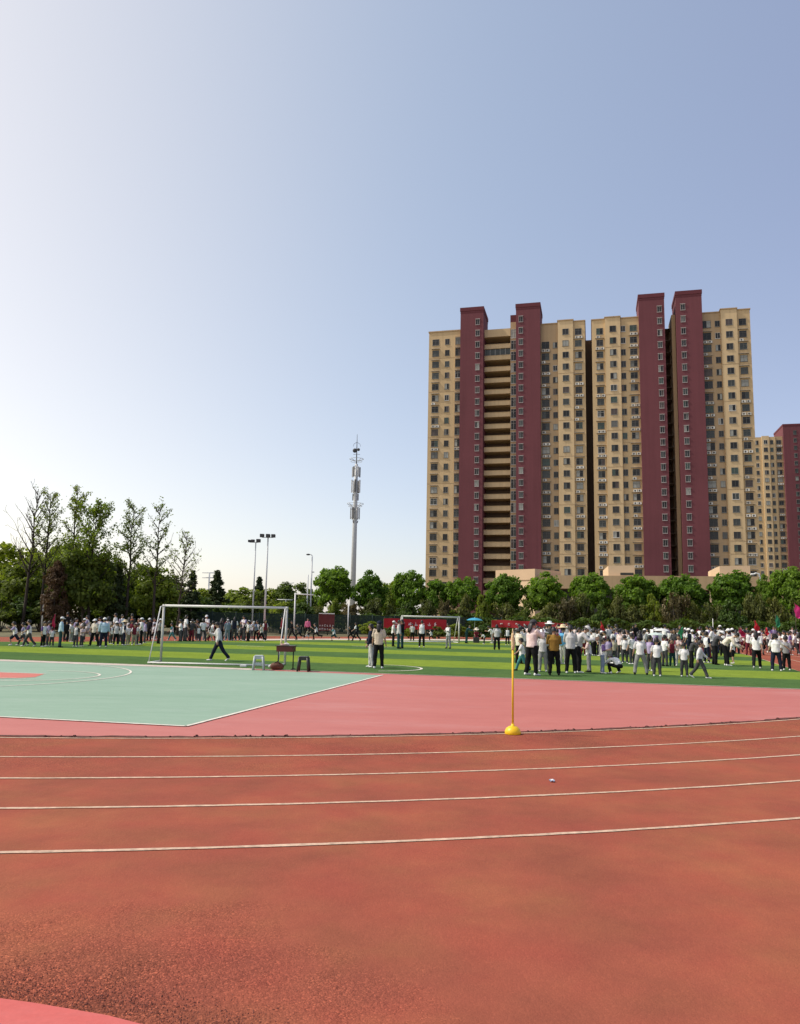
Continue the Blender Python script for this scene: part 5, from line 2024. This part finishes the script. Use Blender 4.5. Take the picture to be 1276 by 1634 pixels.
# --- front of the right crowd
GR = 'people in front of the right crowd'
P(828, 1059, 1001.6, 'a', 'stand', 'ar', 'woman in white patterned top half hidden behind the pale pink sweatshirt', group=GR, shirt='cream', sleeve='long', pants='black', hair='bob', shoes='black')
P(833, 1070.5, 1018, 'c', 'walk', 'left', 'child with pale teal trousers behind the pale pink sweatshirt', group=GR, shirt='white', pants='teal', shoes='black')
P(848.5, 1077.8, 989.5, 'a', 'phone', 'ar', 'woman in pale pink sweatshirt and black trousers with black cap, photographing', group=GR, shirt='pale pink', sleeve='long', pants='black', hair='long', hat='cap', hatcol='charcoal', girth=1.12)
P(866, 1072, 1006.5, 'c', 'hold', 'away', 'child in grey tee, grey trousers and white hat between pink sweatshirt and mustard jacket', group=GR, shirt='pale grey', pants='grey', hat='hat', hatcol='white')
P(884, 1077.3, 1001, 'a', 'hold', 'away', 'adult in mustard jacket and black trousers seen from behind', group=GR, shirt='mustard', sleeve='long', pants='black', shoes='black', girth=1.1)
P(898.5, 1060, 998, 'c', 'stand', 'ar', 'child in sky blue top with straw hat behind the mustard jacket', group=GR, shirt='sky blue', pants='pale grey', hat='hat', hatcol='straw')
P(877, 1060, 992.5, 'a', 'stand', 'away', 'tall adult in dark clothes with white sun hat behind the mustard jacket', group=GR, shirt='charcoal', pants='black', hat='hat', hatcol='white', shoes='black')
P(910.5, 1074.5, 997.5, 'a', 'hold', 'away', 'woman in pale grey shirt with dark straps and black trousers right of the mustard jacket', group=GR, shirt='pale grey', sleeve='long', pants='black', hair='ponytail')
P(922.5, 1073.5, 999, 'a', 'stoop', 'right', 'adult in pale grey hooded top stooping to the girl in white and pink', group=GR, shirt='pale grey', sleeve='long', pants='black', hat='cap', hatcol='pale grey')
P(939.5, 1072.5, 1014.5, 'c', 'hold', 'left', 'girl in white and pink top and grey leggings with long dark hair', group=GR, shirt='white', sleeves='pale pink', pants='grey', hair='long', shoes='black')
P(961.5, 1074.5, 1017.4, 'c', 'hold', 'right', 'child in white and purple top with denim trousers left of the squatting adult', group=GR, shirt='white', sleeves='purple', pants='denim', shoes='white')
P(970.5, 1061, 1015, 'c', 'stand', 'away', 'child in lilac shirt behind the denim trousers', group=GR, shirt='lilac', sleeves='purple', pants='grey')
P(979.5, 1059, 1016, 'c', 'stand', 'away', 'child in khaki grey shirt straight behind the squatting adult', group=GR, shirt='khaki', pants='charcoal')
P(987.5, 1075.3, 1045, 'a', 'squat', 'al', 'adult in white top squatting on the turf', group=GR, shirt='white', pants='black', sleeve='long', hair='long', girth=1.15)
P(990, 1056, 1003.5, 'a', 'salute', 'ar', 'woman in pale pink shirt with raised hand behind the squatting adult', group=GR, shirt='pale pink', pants='charcoal', hair='ponytail')
P(997, 1058.5, 1013, 'c', 'stand', 'away', 'child in white shirt right behind the squatting adult', group=GR, shirt='white', pants='charcoal')
P(1008.5, 1060, 1010, 'c', 'stand', 'al', 'taller child in white and grey left of the pupil with a shoulder strap', group=GR, shirt='white', sleeves='pale grey', pants='charcoal')
P(1022, 1076.7, 1010.5, 'c', 'wide', 'away', 'pupil in white shirt with dark shoulder strap and grey trousers, legs apart', group=GR, shirt='white', sleeves='pale grey', pants='grey', shoes='black', hair='bob')
P(1037.4, 1071, 1013.6, 'c', 'stand', 'ar', 'pupil in lilac and purple shirt between two white shirted pupils', group=GR, shirt='lilac', sleeves='purple', pants='charcoal')
P(1048.4, 1079.4, 1017.4, 'c', 'stand', 'away', 'pupil in white shirt and dark grey trousers standing alone at the front', group=GR, shirt='white', pants='charcoal', sleeves='pale grey')
P(1061, 1063, 1013, 'c', 'stand', 'ar', 'pupil in white shirt behind and right of the front pupil in grey trousers', group=GR, shirt='white', pants='charcoal', shoes='black')
P(1073, 1063, 1019, 'c', 'stand', 'cam', 'pupil in maroon top facing the camera below the pale parasol', group=GR, shirt='maroon', sleeves='pale pink', pants='dark teal', shoes='black')
P(1083.5, 1062.5, 1012, 'c', 'hold', 'cam', 'pupil in pink and white facing the camera below the small green flag', group=GR, shirt='pale pink', sleeves='maroon', pants='pale grey')
P(1092, 1080, 1025, 'c', 'stand', 'away', 'pupil in white top with white striped black trousers', group=GR, shirt='white', sleeves='white', pants='charcoal')
P(1103.5, 1066, 1016, 'c', 'stoop', 'right', 'pupil in charcoal jacket bending right beside the striped trousers', group=GR, shirt='charcoal', sleeve='long', pants='black', shoes='black')
P(1117, 1082, 1021.6, 'c', 'walk', 'right', 'pupil in white and grey jersey and grey trousers stepping right, white shoes', group=GR, shirt='pale grey', sleeves='white', pants='charcoal', sleeve='long')
P(1128, 1058, 1007.5, 'c', 'stand', 'ar', 'pupil in white with a diagonal dark strap behind the dark suit', group=GR, shirt='white', sleeves='navy', pants='navy')
P(1141, 1060.5, 1007, 'a', 'stoop', 'right', 'man in dark navy suit and white cap bowing beside the woman in cream', group=GR, shirt='charcoal', sleeve='long', pants='black', hat='cap', shoes='black', girth=1.1)
P(1156.5, 1062.5, 1009.5, 'a', 'bend', 'right', 'woman in cream top and black trousers bending to a small child', group=GR, shirt='cream', sleeve='long', pants='black', shoes='white', girth=1.12)
P(1169.5, 1059, 1016, 'c', 'stand', 'left', 'small child in white with dark shorts facing the bending woman', group=GR, shirt='white', pants='black', legs='shorts')
P(1208, 1067.3, 1006.5, 'a', 'walk', 'away', 'woman in white top and black trousers walking off with a dark red backpack', group=GR, shirt='white', pants='black', hair='long')
P(1239, 1070.7, 1011.5, 'a', 'point', 'away', 'woman in white tee and navy trousers with dark curly hair, arm held out', group=GR, shirt='white', pants='navy', hair='curly', girth=1.12)
P(1255.5, 1069.7, 1014, 'c', 'stand', 'away', 'boy in grey checked shirt and black trousers next to the curly haired woman', group=GR, shirt='grey', sleeves='pale grey', pants='black')
P(1188, 1037, 1010.5, 'c', 'bend', 'left', 'child in white bending at the edge of the turf left of the red backpack', group=GR, shirt='white', sleeves='white', pants='black')
P(1226, 1040, 1010, 'c', 'stoop', 'left', 'child in white stooping between the backpack woman and the curly haired woman', group=GR, shirt='white', sleeves='cream', pants='maroon')
P(1268, 1044, 1008, 'c', 'walk', 'right', 'child in grey and white walking at the right edge of the photo', group=GR, shirt='pale grey', sleeves='white', pants='charcoal')

# --- the packed crowd behind, pupil by pupil
rf = random.Random(77)
zones_r = [(820, 862, 'behind the pale pink sweatshirt'), (862, 905, 'behind the mustard jacket'), (905, 950, 'behind the pale grey pair'), (950, 1000, 'behind the squatting adult'),
           (1000, 1050, 'behind the shoulder strap pupil'), (1050, 1095, 'below the pale parasol'), (1095, 1135, 'left of the dark suit'), (1135, 1180, 'behind the bending woman'),
           (1180, 1225, 'beyond the red backpack'), (1225, 1290, 'beyond the curly haired woman')]
zones_l = [(98, 150, 'behind the woman in cream'), (150, 200, 'behind the light blue shirt'), (200, 262, 'left of the left goalpost'), (285, 345, 'in the left goal half'), (345, 425, 'in the right goal half')]
looks = [('white', 'white', 'white shirt'), ('white', 'lilac', 'white and lilac shirt'), ('white', 'maroon', 'white and maroon shirt'), ('pale grey', 'pale grey', 'pale grey shirt'),
         ('lilac', 'purple', 'lilac shirt'), ('maroon', 'white', 'maroon vest'), ('charcoal', 'charcoal', 'dark jacket'), ('navy', 'white', 'navy and white top'), ('black', 'black', 'black top'), ('pale pink', 'pale pink', 'pale pink top')]
heads = [(None, 'short', 'bare head'), (None, 'long', 'long hair'), (None, 'short', 'bare head'), (None, 'ponytail', 'ponytail'), (None, 'short', 'bare head'), ('cap', 'bob', 'white cap'), (None, 'bob', 'bobbed hair'), (None, 'long', 'long hair'), (None, 'short', 'bare head'), (None, 'bob', 'bobbed hair')]
queue = []
for zones, n, f0_, f1_, tag_ in ((zones_r, 122, 1028, 1050, 'pupils packed in the right crowd'), (zones_l, 34, 1019, 1024, 'pupils packed in the left crowd')):
    lo, hi = zones[0][0], zones[-1][1]
    span = [(a, b) for a, b, _ in zones]
    tot = sum(b - a for a, b in span)
    for i in range(n):
        s_ = (i + rf.uniform(0.1, 0.9)) / n * tot
        for a, b, zn in zones:
            if s_ < b - a:
                x = a + s_
                break
            s_ -= b - a
        yf = rf.uniform(f0_, f1_) + (0.02 * (x - 1000) if x > 600 else 0)
        if x > 1170:
            yf = rf.uniform(1030, 1046)
        lk = looks[int(rf.random() ** 1.7 * 10)]
        hd_ = rf.choice(heads)
        queue.append((x, yf, lk, hd_, zn, tag_))
queue.sort()
base = ['%s, %s, %s' % (q[2][2], q[3][2], q[4]) for q in queue]
seen = {}
for q, bl in zip(queue, base):
    x, yf, lk, hd_, zn, gname = q
    same = base.count(bl)
    i = seen.get(bl, 0)
    seen[bl] = i + 1
    child = rf.random() < 0.8
    lab = 'person in ' + bl if same == 1 else 'person in %s, %s from left' % (bl, ORD[i])
    g_ = ground(x, yf, 0.012)
    hgt = rf.uniform(1.28, 1.52) if child else rf.uniform(1.52, 1.66)
    pose = rf.choice(['stand', 'stand', 'hold', 'stand', 'walk', 'phone', 'wave'] if rf.random() < 0.5 else ['stand', 'hold', 'wide'])
    if pose == 'wave' and rf.random() < 0.6:
        pose = 'stand'
    person(g_, rf.uniform(-PI, PI), hgt, pose, child, lab, shirt=lk[0], sleeves=lk[1], pants=rf.choice(['charcoal', 'black', 'navy', 'grey', 'charcoal', 'maroon']),
           hair=hd_[1], hat=hd_[0], hatcol='white' if hd_[0] == 'cap' else 'cream', group=gname, shoes=rf.choice(['white', 'black']))

# ------------------------------------------------------------------ bags worn or held
def backpack(px, yf, zc, s, colr, label, off=-0.2):
    g_ = ground(px, yf)
    rz = -math.atan2(g_.x, g_.y)
    r = tag(empty('backpack', (g_.x, g_.y, zc), rz), label, 'backpack')
    b = MB()
    tb(b, [(0, off, -0.2 * s), (0, off, 0.0), (0, off, 0.18 * s)], [(0.14 * s, 0.075 * s), (0.15 * s, 0.085 * s), (0.11 * s, 0.06 * s)], 14)
    b.build('bag', cloth(colr), r)
    b = MB()
    tb(b, [(0, off - 0.085 * s, -0.14 * s), (0, off - 0.09 * s, -0.03 * s)], [(0.1 * s, 0.03 * s), (0.1 * s, 0.03 * s)], 10)
    b.build('pocket', cloth('charcoal'), r)
    for sx in (-1, 1):
        b = MB()
        b.tube([(sx * 0.08 * s, off, 0.18 * s), (sx * 0.1 * s, off + 0.12, 0.27 * s), (sx * 0.11 * s, off + 0.2, 0.24 * s)], 0.02 * s, 6)
        b.build('strap', cloth(colr), r)


backpack(1208, 1067.3, 1.08, 0.85, 'maroon', 'dark red backpack on the woman in white walking off at the right')

# ------------------------------------------------------------------ goals
GOALP = mat('white goal paint', (0.64, 0.63, 0.60), 0.4, 0.06, 2)
GOALD = mat('weathered goal paint', (0.50, 0.49, 0.45), 0.6, 0.22, 3)


def goal(loc, ang, w, h, depth, toph, label, r=0.05):
    root = tag(empty('football_goal', loc, ang), label, 'goal')
    for s in (0, 1):
        b = MB()
        b.tube([(s * w, 0, 0), (s * w, 0, h + r)], r, 10)
        b.build('goal_post', GOALD, root)
    b = MB()
    b.tube([(-r, 0, h), (w + r, 0, h)], r, 10)
    b.build('crossbar', GOALP, root)
    for s in (0, 1):
        b = MB()
        x = s * w
        b.tube([(x, -0.03, h - 0.02), (x, -toph, h - 0.04)], r * 0.45, 8)
        b.tube([(x, -toph, h - 0.04), (x, -depth, 0.04)], r * 0.45, 8)
        b.build('side_stay', GOALP, root)
        b = MB()
        b.tube([(x, -0.06, 0.04), (x, -depth, 0.04)], r * 0.6, 8)
        b.build('ground_bar', GOALP, root)
    b = MB()
    b.tube([(-0.03, -depth, 0.04), (w + 0.03, -depth, 0.04)], r * 0.7, 8)
    b.build('rear_bar', GOALP, root)
    return root


gl = ground(256, 1056.8)
gr = ground(454, 1061.5)
gv = gr - gl
goal((gl.x, gl.y, 0.012), math.atan2(gv.y, gv.x), gv.length, 1.98, 1.15, 0.32, 'large white goal without a net at the near edge of the turf', 0.044)
a_ = ground(641, 1025.5)
b2_ = ground(732, 1026.5)
gv = a_ - b2_
goal((b2_.x, b2_.y, 0.012), math.atan2(gv.y, gv.x), gv.length, 1.86, 1.1, 0.3, 'far white goal in front of the long red banner', 0.06)

# ------------------------------------------------------------------ stools, desk and what lies round them
def stool(px, py, w, h, colr, label, rz):
    g_ = ground(px, py)
    root = tag(empty('stool', (g_.x, g_.y, 0.008), rz), label, 'stool')
    m = mat('stool plastic ' + label[:12], colr, 0.45, 0.06, 4, spec=0.4)
    b = MB()
    n = 4
    t = w * 0.40
    f = w * 0.5
    vs = [(-t, -t, h), (t, -t, h), (t, t, h), (-t, t, h), (-t * 1.06, -t * 1.06, h - 0.035), (t * 1.06, -t * 1.06, h - 0.035), (t * 1.06, t * 1.06, h - 0.035), (-t * 1.06, t * 1.06, h - 0.035)]
    b.add(vs, [(0, 1, 2, 3), (4, 5, 1, 0), (5, 6, 2, 1), (6, 7, 3, 2), (7, 4, 0, 3), (7, 6, 5, 4)])
    o = b.build('seat', m, root)
    md = o.modifiers.new('b', 'BEVEL')
    md.width = 0.012
    md.segments = 2
    for sx in (-1, 1):
        for sy in (-1, 1):
            b = MB()
            x1, y1, x0, y0 = sx * t * 0.92, sy * t * 0.92, sx * f, sy * f
            b.tube([(x0, y0, 0), (x1, y1, h - 0.036)], [0.030, 0.036], 8)
            b.build('leg', m, root)
    for (ax, sgn) in ((0, -1), (0, 1), (1, -1), (1, 1)):
        b = MB()
        z0, z1 = h * 0.60, h - 0.034
        q = t * 0.98
        if ax == 0:
            b.box(-q * 0.86, q * 0.86, sgn * q - 0.008, sgn * q + 0.008, h - 0.12, z1)
        else:
            b.box(sgn * q - 0.008, sgn * q + 0.008, -q * 0.86, q * 0.86, h - 0.12, z1)
        b.build('apron', m, root)
    if 'grey' in label:
        b = MB()
        for sy in (-1, 1):
            q = t * 1.02
            b.box(-q, q, sy * q - 0.009, sy * q + 0.009, h * 0.36, h * 0.50)
        b.build('stretcher', m, root)


stool(412, 1069.5, 0.33, 0.46, (0.42, 0.45, 0.45), 'pale grey plastic stool beside the near goal, left of the desk', 0.1)
stool(484, 1071.5, 0.34, 0.46, (0.03, 0.028, 0.024), 'dark plastic stool right of the desk', -0.05)

DWD = mat('maroon desk drawer', (0.10, 0.022, 0.02), 0.5, 0.15, 3)
DTP = mat('dark desk top', (0.045, 0.03, 0.025), 0.45, 0.2, 4)
DLG = mat('dark desk leg', (0.02, 0.02, 0.02), 0.5)
g_ = ground(455, 1068.5)
desk = tag(empty('desk', (g_.x, g_.y, 0.008), R(-9)), 'small maroon school desk with thin dark legs by the right goalpost', 'desk')
b = MB()
b.box(-0.31, 0.31, -0.21, 0.21, 0.735, 0.76)
o = b.build('tabletop', DTP, desk)
o.modifiers.new('b', 'BEVEL').width = 0.008
b = MB()
b.box(-0.27, 0.27, -0.18, 0.18, 0.565, 0.734)
b.build('drawer', DWD, desk)
for sx in (-1, 1):
    b = MB()
    b.tube([(sx * 0.25, 0.0, 0.02), (sx * 0.25, 0.0, 0.564)], 0.02, 8)
    b.build('leg', DLG, desk)
    b = MB()
    b.tube([(sx * 0.25, -0.21, 0.018), (sx * 0.25, 0.21, 0.018)], 0.018, 8)
    b.build('foot', DLG, desk)
DW = Matrix.Translation((g_.x, g_.y, 0.008)) @ Matrix.Rotation(R(-9), 4, 'Z')


def on_desk(x, y, z=0.761):
    return DW @ Vector((x, y, z))


def small(name, parts, loc, label, cat, rz=0.0):
    r = tag(empty(name, loc, rz), label, cat)
    for nm, mb_, m in parts:
        mb_.build(nm, m, r)
    return r


b = MB()
b.tube([(0, 0, 0), (0, 0, 0.13), (0, 0, 0.16), (0, 0, 0.185)], [0.033, 0.033, 0.016, 0.014], 12)
c = MB()
c.tube([(0, 0, 0.1855), (0, 0, 0.21)], 0.017, 10)
small('bottle', [('body', b, mat('pale yellow plastic', (0.62, 0.55, 0.30), 0.35, 0.05)), ('cap', c, cloth('white'))], on_desk(-0.17, 0.0), 'pale yellow bottle standing on the desk', 'bottle')
b = MB()
tb(b, [(-0.08, 0, 0.03), (0, 0.01, 0.045), (0.08, 0, 0.03)], [0.03, 0.045, 0.03], 10)
o = b.build('paper_bag', mat('crumpled white paper', (0.70, 0.66, 0.60), 0.9, 0.1, 20, 0.8, 25))
o.location = on_desk(0.0, 0.02)
tag(o, 'crumpled white paper bag lying on the desk', 'bag')
b = MB()
b.box(-0.07, 0.07, -0.05, 0.05, 0, 0.055)
o = b.build('tissue_pack', mat('pink tissue pack', (0.6, 0.36, 0.32), 0.7, 0.1))
o.modifiers.new('b', 'BEVEL').width = 0.012
o.location = on_desk(-0.07, -0.12)
o.rotation_euler = (0, 0, 0.4)
tag(o, 'small pinkish tissue pack on the front of the desk', 'tissue pack')
# bag and bundle on the ground
gq = ground(442, 1069)
b = MB()
tb(b, [(-0.16, 0, 0.10), (0, 0.01, 0.13), (0.15, 0, 0.09)], [(0.10, 0.10), (0.13, 0.13), (0.09, 0.09)], 12)
bg_ = MB()
bg_.tube([(-0.1, -0.05, 0.2), (0.0, -0.08, 0.26), (0.1, -0.05, 0.2)], 0.012, 6)
small('holdall', [('bag', b, mat('brown holdall', (0.12, 0.05, 0.03), 0.7, 0.3, 12)), ('handle', bg_, cloth('black'))], (gq.x, gq.y, 0.008), 'brown holdall lying under the desk', 'bag')
gq = ground(434, 1067.5)
b = MB()
tb(b, [(-0.12, 0, 0.06), (0.02, 0.01, 0.10), (0.16, 0, 0.06)], [(0.06, 0.05), (0.10, 0.08), (0.06, 0.05)], 12)
o = b.build('folded_jacket', cloth('pale grey'))
o.location = (gq.x, gq.y + 0.15, 0.008)
tag(o, 'pale folded jacket on the ground beside the brown holdall', 'jacket')
gq = ground(388, 1064.5)
b = MB()
b.box(-0.10, 0.10, -0.06, 0.06, 0, 0.07)
o = b.build('carton', cloth('white'))
o.modifiers.new('b', 'BEVEL').width = 0.01
o.location = (gq.x, gq.y, 0.008)
tag(o, 'small white carton on the ground left of the pale grey stool', 'carton')
gq = ground(760, 1026)
b = MB()
b.box(-0.22, 0.22, -0.18, 0.18, 0, 0.42)
b.box(-0.23, 0.23, -0.19, 0.19, 0.36, 0.40)
o = b.build('box_seat', cloth('charcoal'))
o.location = (gq.x, gq.y + 0.18, 0.012)
tag(o, 'dark box under the sitting child in maroon', 'box')

# ------------------------------------------------------------------ yellow marker pole
gq = ground(818, 1171.5)
mk = tag(empty('marker_pole', (gq.x, gq.y, 0.004), 0), 'yellow marker pole with a furled cream flag and yellow base on the track edge', 'marker pole')
YEL = mat('yellow plastic', (0.80, 0.50, 0.012), 0.4, 0.08, 6, spec=0.4)
s_ = gq.y / FPX
b = MB()
prof = [(0.118, 0.0), (0.124, 0.02), (0.118, 0.05), (0.098, 0.085), (0.06, 0.112), (0.026, 0.12), (0.024, 0.15)]
n = 24
b.add([(r * math.cos(2 * PI * k / n), r * math.sin(2 * PI * k / n), z) for r, z in prof for k in range(n)],
      [(j * n + k, j * n + (k + 1) % n, (j + 1) * n + (k + 1) % n, (j + 1) * n + k) for j in range(len(prof) - 1) for k in range(n)] + [tuple(range((len(prof) - 1) * n, len(prof) * n))], 0, True)
b.build('base', YEL, mk)
b = MB()
b.tube([(0, 0, 0.14), (0, 0, 1.26)], 0.0155, 10)
b.build('pole', YEL, mk)
b = MB()
tb(b, [(0, 0, 1.26), (0.004, 0, 1.32), (-0.002, 0, 1.42), (0.002, 0, 1.50)], [0.024, 0.028, 0.027, 0.022], 10)
b.tube([(0, 0, 1.50), (0, 0, 1.58)], [0.016, 0.004], 8)
b.build('furled_flag', mat('cream flag cloth', (0.66, 0.50, 0.28), 0.85, 0.12, 14, 0.4, 30), mk)

# litter on the lane
gq = ground(880.5, 1247.5)
rs = random.Random(8)
b = MB()
N_ = 6
for j in range(N_ + 1):
    for i in range(N_ + 1):
        b.v.append(((i / N_ - 0.5) * 0.05 + rs.uniform(-.004, .004), (j / N_ - 0.5) * 0.07 + rs.uniform(-.004, .004), 0.004 + rs.uniform(0, 0.022)))
for j in range(N_):
    for i in range(N_):
        a = j * (N_ + 1) + i
        b.f.append((a, a + 1, a + N_ + 2, a + N_ + 1))
        b.mi.append(1 if 2 <= i <= 3 and 2 <= j <= 4 else 0)
        b.sm.append(False)
o = b.build('wrapper', [mat('blue grey foil', (0.25, 0.30, 0.42), 0.35, 0.2, 60), cloth('white')])
o.location = (gq.x, gq.y, 0.003)
tag(o, 'tiny crumpled blue and white wrapper lying on the red track', 'litter')

# ------------------------------------------------------------------ flags, parasols
def flag(px, ytop, ybot, dist, w, hh, colr, label, sway=0.3, lean=0.0, name='flag'):
    t = at_dist(px, ytop, dist)
    r = tag(empty(name, (t.x, t.y, 0)), label, 'flag', 'flags held over the crowds')
    b = MB()
    b.tube([(0, 0, 0.0), (lean, 0, t.z)], 0.013, 6)
    b.build('pole', BARK, r)
    b = MB()
    nx, nz = 10, 8
    vs = []
    for s in (0, 1):
        for j in range(nz + 1):
            for i in range(nx + 1):
                f = i / nx
                pf = math.sin(PI * (0.10 + 0.80 * j / nz))
                x = lean * (t.z - hh * j / nz) / t.z + w * pf * (f * 0.95 - 0.08) + 0.03 * math.sin(j * 1.3 + px)
                vs.append((x, 0.10 * math.sin(f * 7 + j * 0.5) * f - 0.01 * s, t.z - 0.03 - hh * j / nz - sway * f * f * 1.2 - 0.04 * math.sin(f * 5 + px)))
    fs = []
    T = (nx + 1) * (nz + 1)
    for j in range(nz):
        for i in range(nx):
            a = j * (nx + 1) + i
            fs += [(a, a + 1, a + nx + 2, a + nx + 1), (T + a, T + a + nx + 1, T + a + nx + 2, T + a + 1)]
    b.add(vs, fs, 0, True)
    b.build('cloth', colr, r)


FR = mat('red flag cloth', (0.50, 0.02, 0.03), 0.75, 0.12, 3)
FC = mat('crimson flag cloth', (0.40, 0.015, 0.07), 0.75, 0.12, 3)
FG = mat('green flag cloth', (0.03, 0.22, 0.10), 0.75, 0.15, 3)
FP = mat('pink flag cloth', (0.65, 0.04, 0.22), 0.75, 0.12, 3)
flag(88.5, 978, 1006, 38.5, -0.16, 0.78, FC, 'crimson flag hanging slack over the left crowd', 0.12)
flag(958.5, 990, 1010, 44, 0.24, 0.5, FR, 'red flag over the crowd above the squatting adult', 0.18)
flag(1089, 999, 1012, 46, -0.32, 0.42, FG, 'small green flag, half unfurled, left of the crimson ones', 0.22)
flag(1112, 1001, 1014, 46, 0.42, 0.36, FC, 'crimson flag spread wide right of the small green flag', 0.1)
flag(1179, 1001, 1014, 48, 0.50, 0.36, FC, 'crimson flag over the crowd behind the bending woman', 0.16)
flag(1203.5, 989, 1006, 48, 0.36, 0.62, FR, 'bright red flag above the woman with the red backpack', 0.1)
flag(1221, 1001, 1012, 50, 0.26, 0.34, FR, 'small red flag right of the bright red flag', 0.1)
flag(1237, 979, 1000, 52, 0.36, 0.80, FG, 'tall green flag hanging over the crowd at the right', 0.1)
flag(1268, 962, 985, 46, 0.55, 0.78, FP, 'large pink flag cut by the right edge', 0.1)


def parasol(px, ytop, dist, rad, colr, label):
    t = at_dist(px, ytop, dist)
    r = tag(empty('parasol', (t.x, t.y, 0)), label, 'parasol')
    b = MB()
    n = 8
    prof = [(0.02, 0.0), (0.35, -0.04), (0.7, -0.14), (1.0, -0.30)]
    vs = []
    for q, z in prof:
        for k in range(n * 2):
            sc = 1.0 if k % 2 == 0 else 0.93
            vs.append((rad * q * sc * math.cos(PI * k / n), rad * q * sc * math.sin(PI * k / n), t.z + z * rad))
    m = n * 2
    fs = [(j * m + k, j * m + (k + 1) % m, (j + 1) * m + (k + 1) % m, (j + 1) * m + k) for j in range(3) for k in range(m)]
    b.add(vs, fs)
    o = b.build('canopy', colr, r)
    sd_ = o.modifiers.new('s', 'SOLIDIFY')
    sd_.thickness = 0.012
    b = MB()
    b.tube([(0, 0, 0.0), (0, 0, t.z + 0.05)], 0.014, 6)
    b.build('pole', STL, r)
    b = MB()
    for k in range(n):
        a = 2 * PI * k / n
        b.bar((0, 0, t.z - rad * 0.32), (rad * 0.6 * math.cos(a), rad * 0.6 * math.sin(a), t.z - rad * 0.13), 0.01, 0.01)
    b.build('stay', DKS, r)


parasol(757, 986, 60, 0.62, mat('blue parasol cloth', (0.05, 0.30, 0.45), 0.7, 0.1), 'blue parasol in front of the shrubs right of the far goal')
parasol(1055, 1003, 42, 0.42, mat('pale parasol cloth', (0.62, 0.62, 0.60), 0.7, 0.1), 'pale parasol over the crowd below the right block')
parasol(1046, 1009.5, 38, 0.40, mat('mint parasol cloth', (0.46, 0.54, 0.50), 0.7, 0.1), 'pale mint parasol just in front of the other pale parasol')
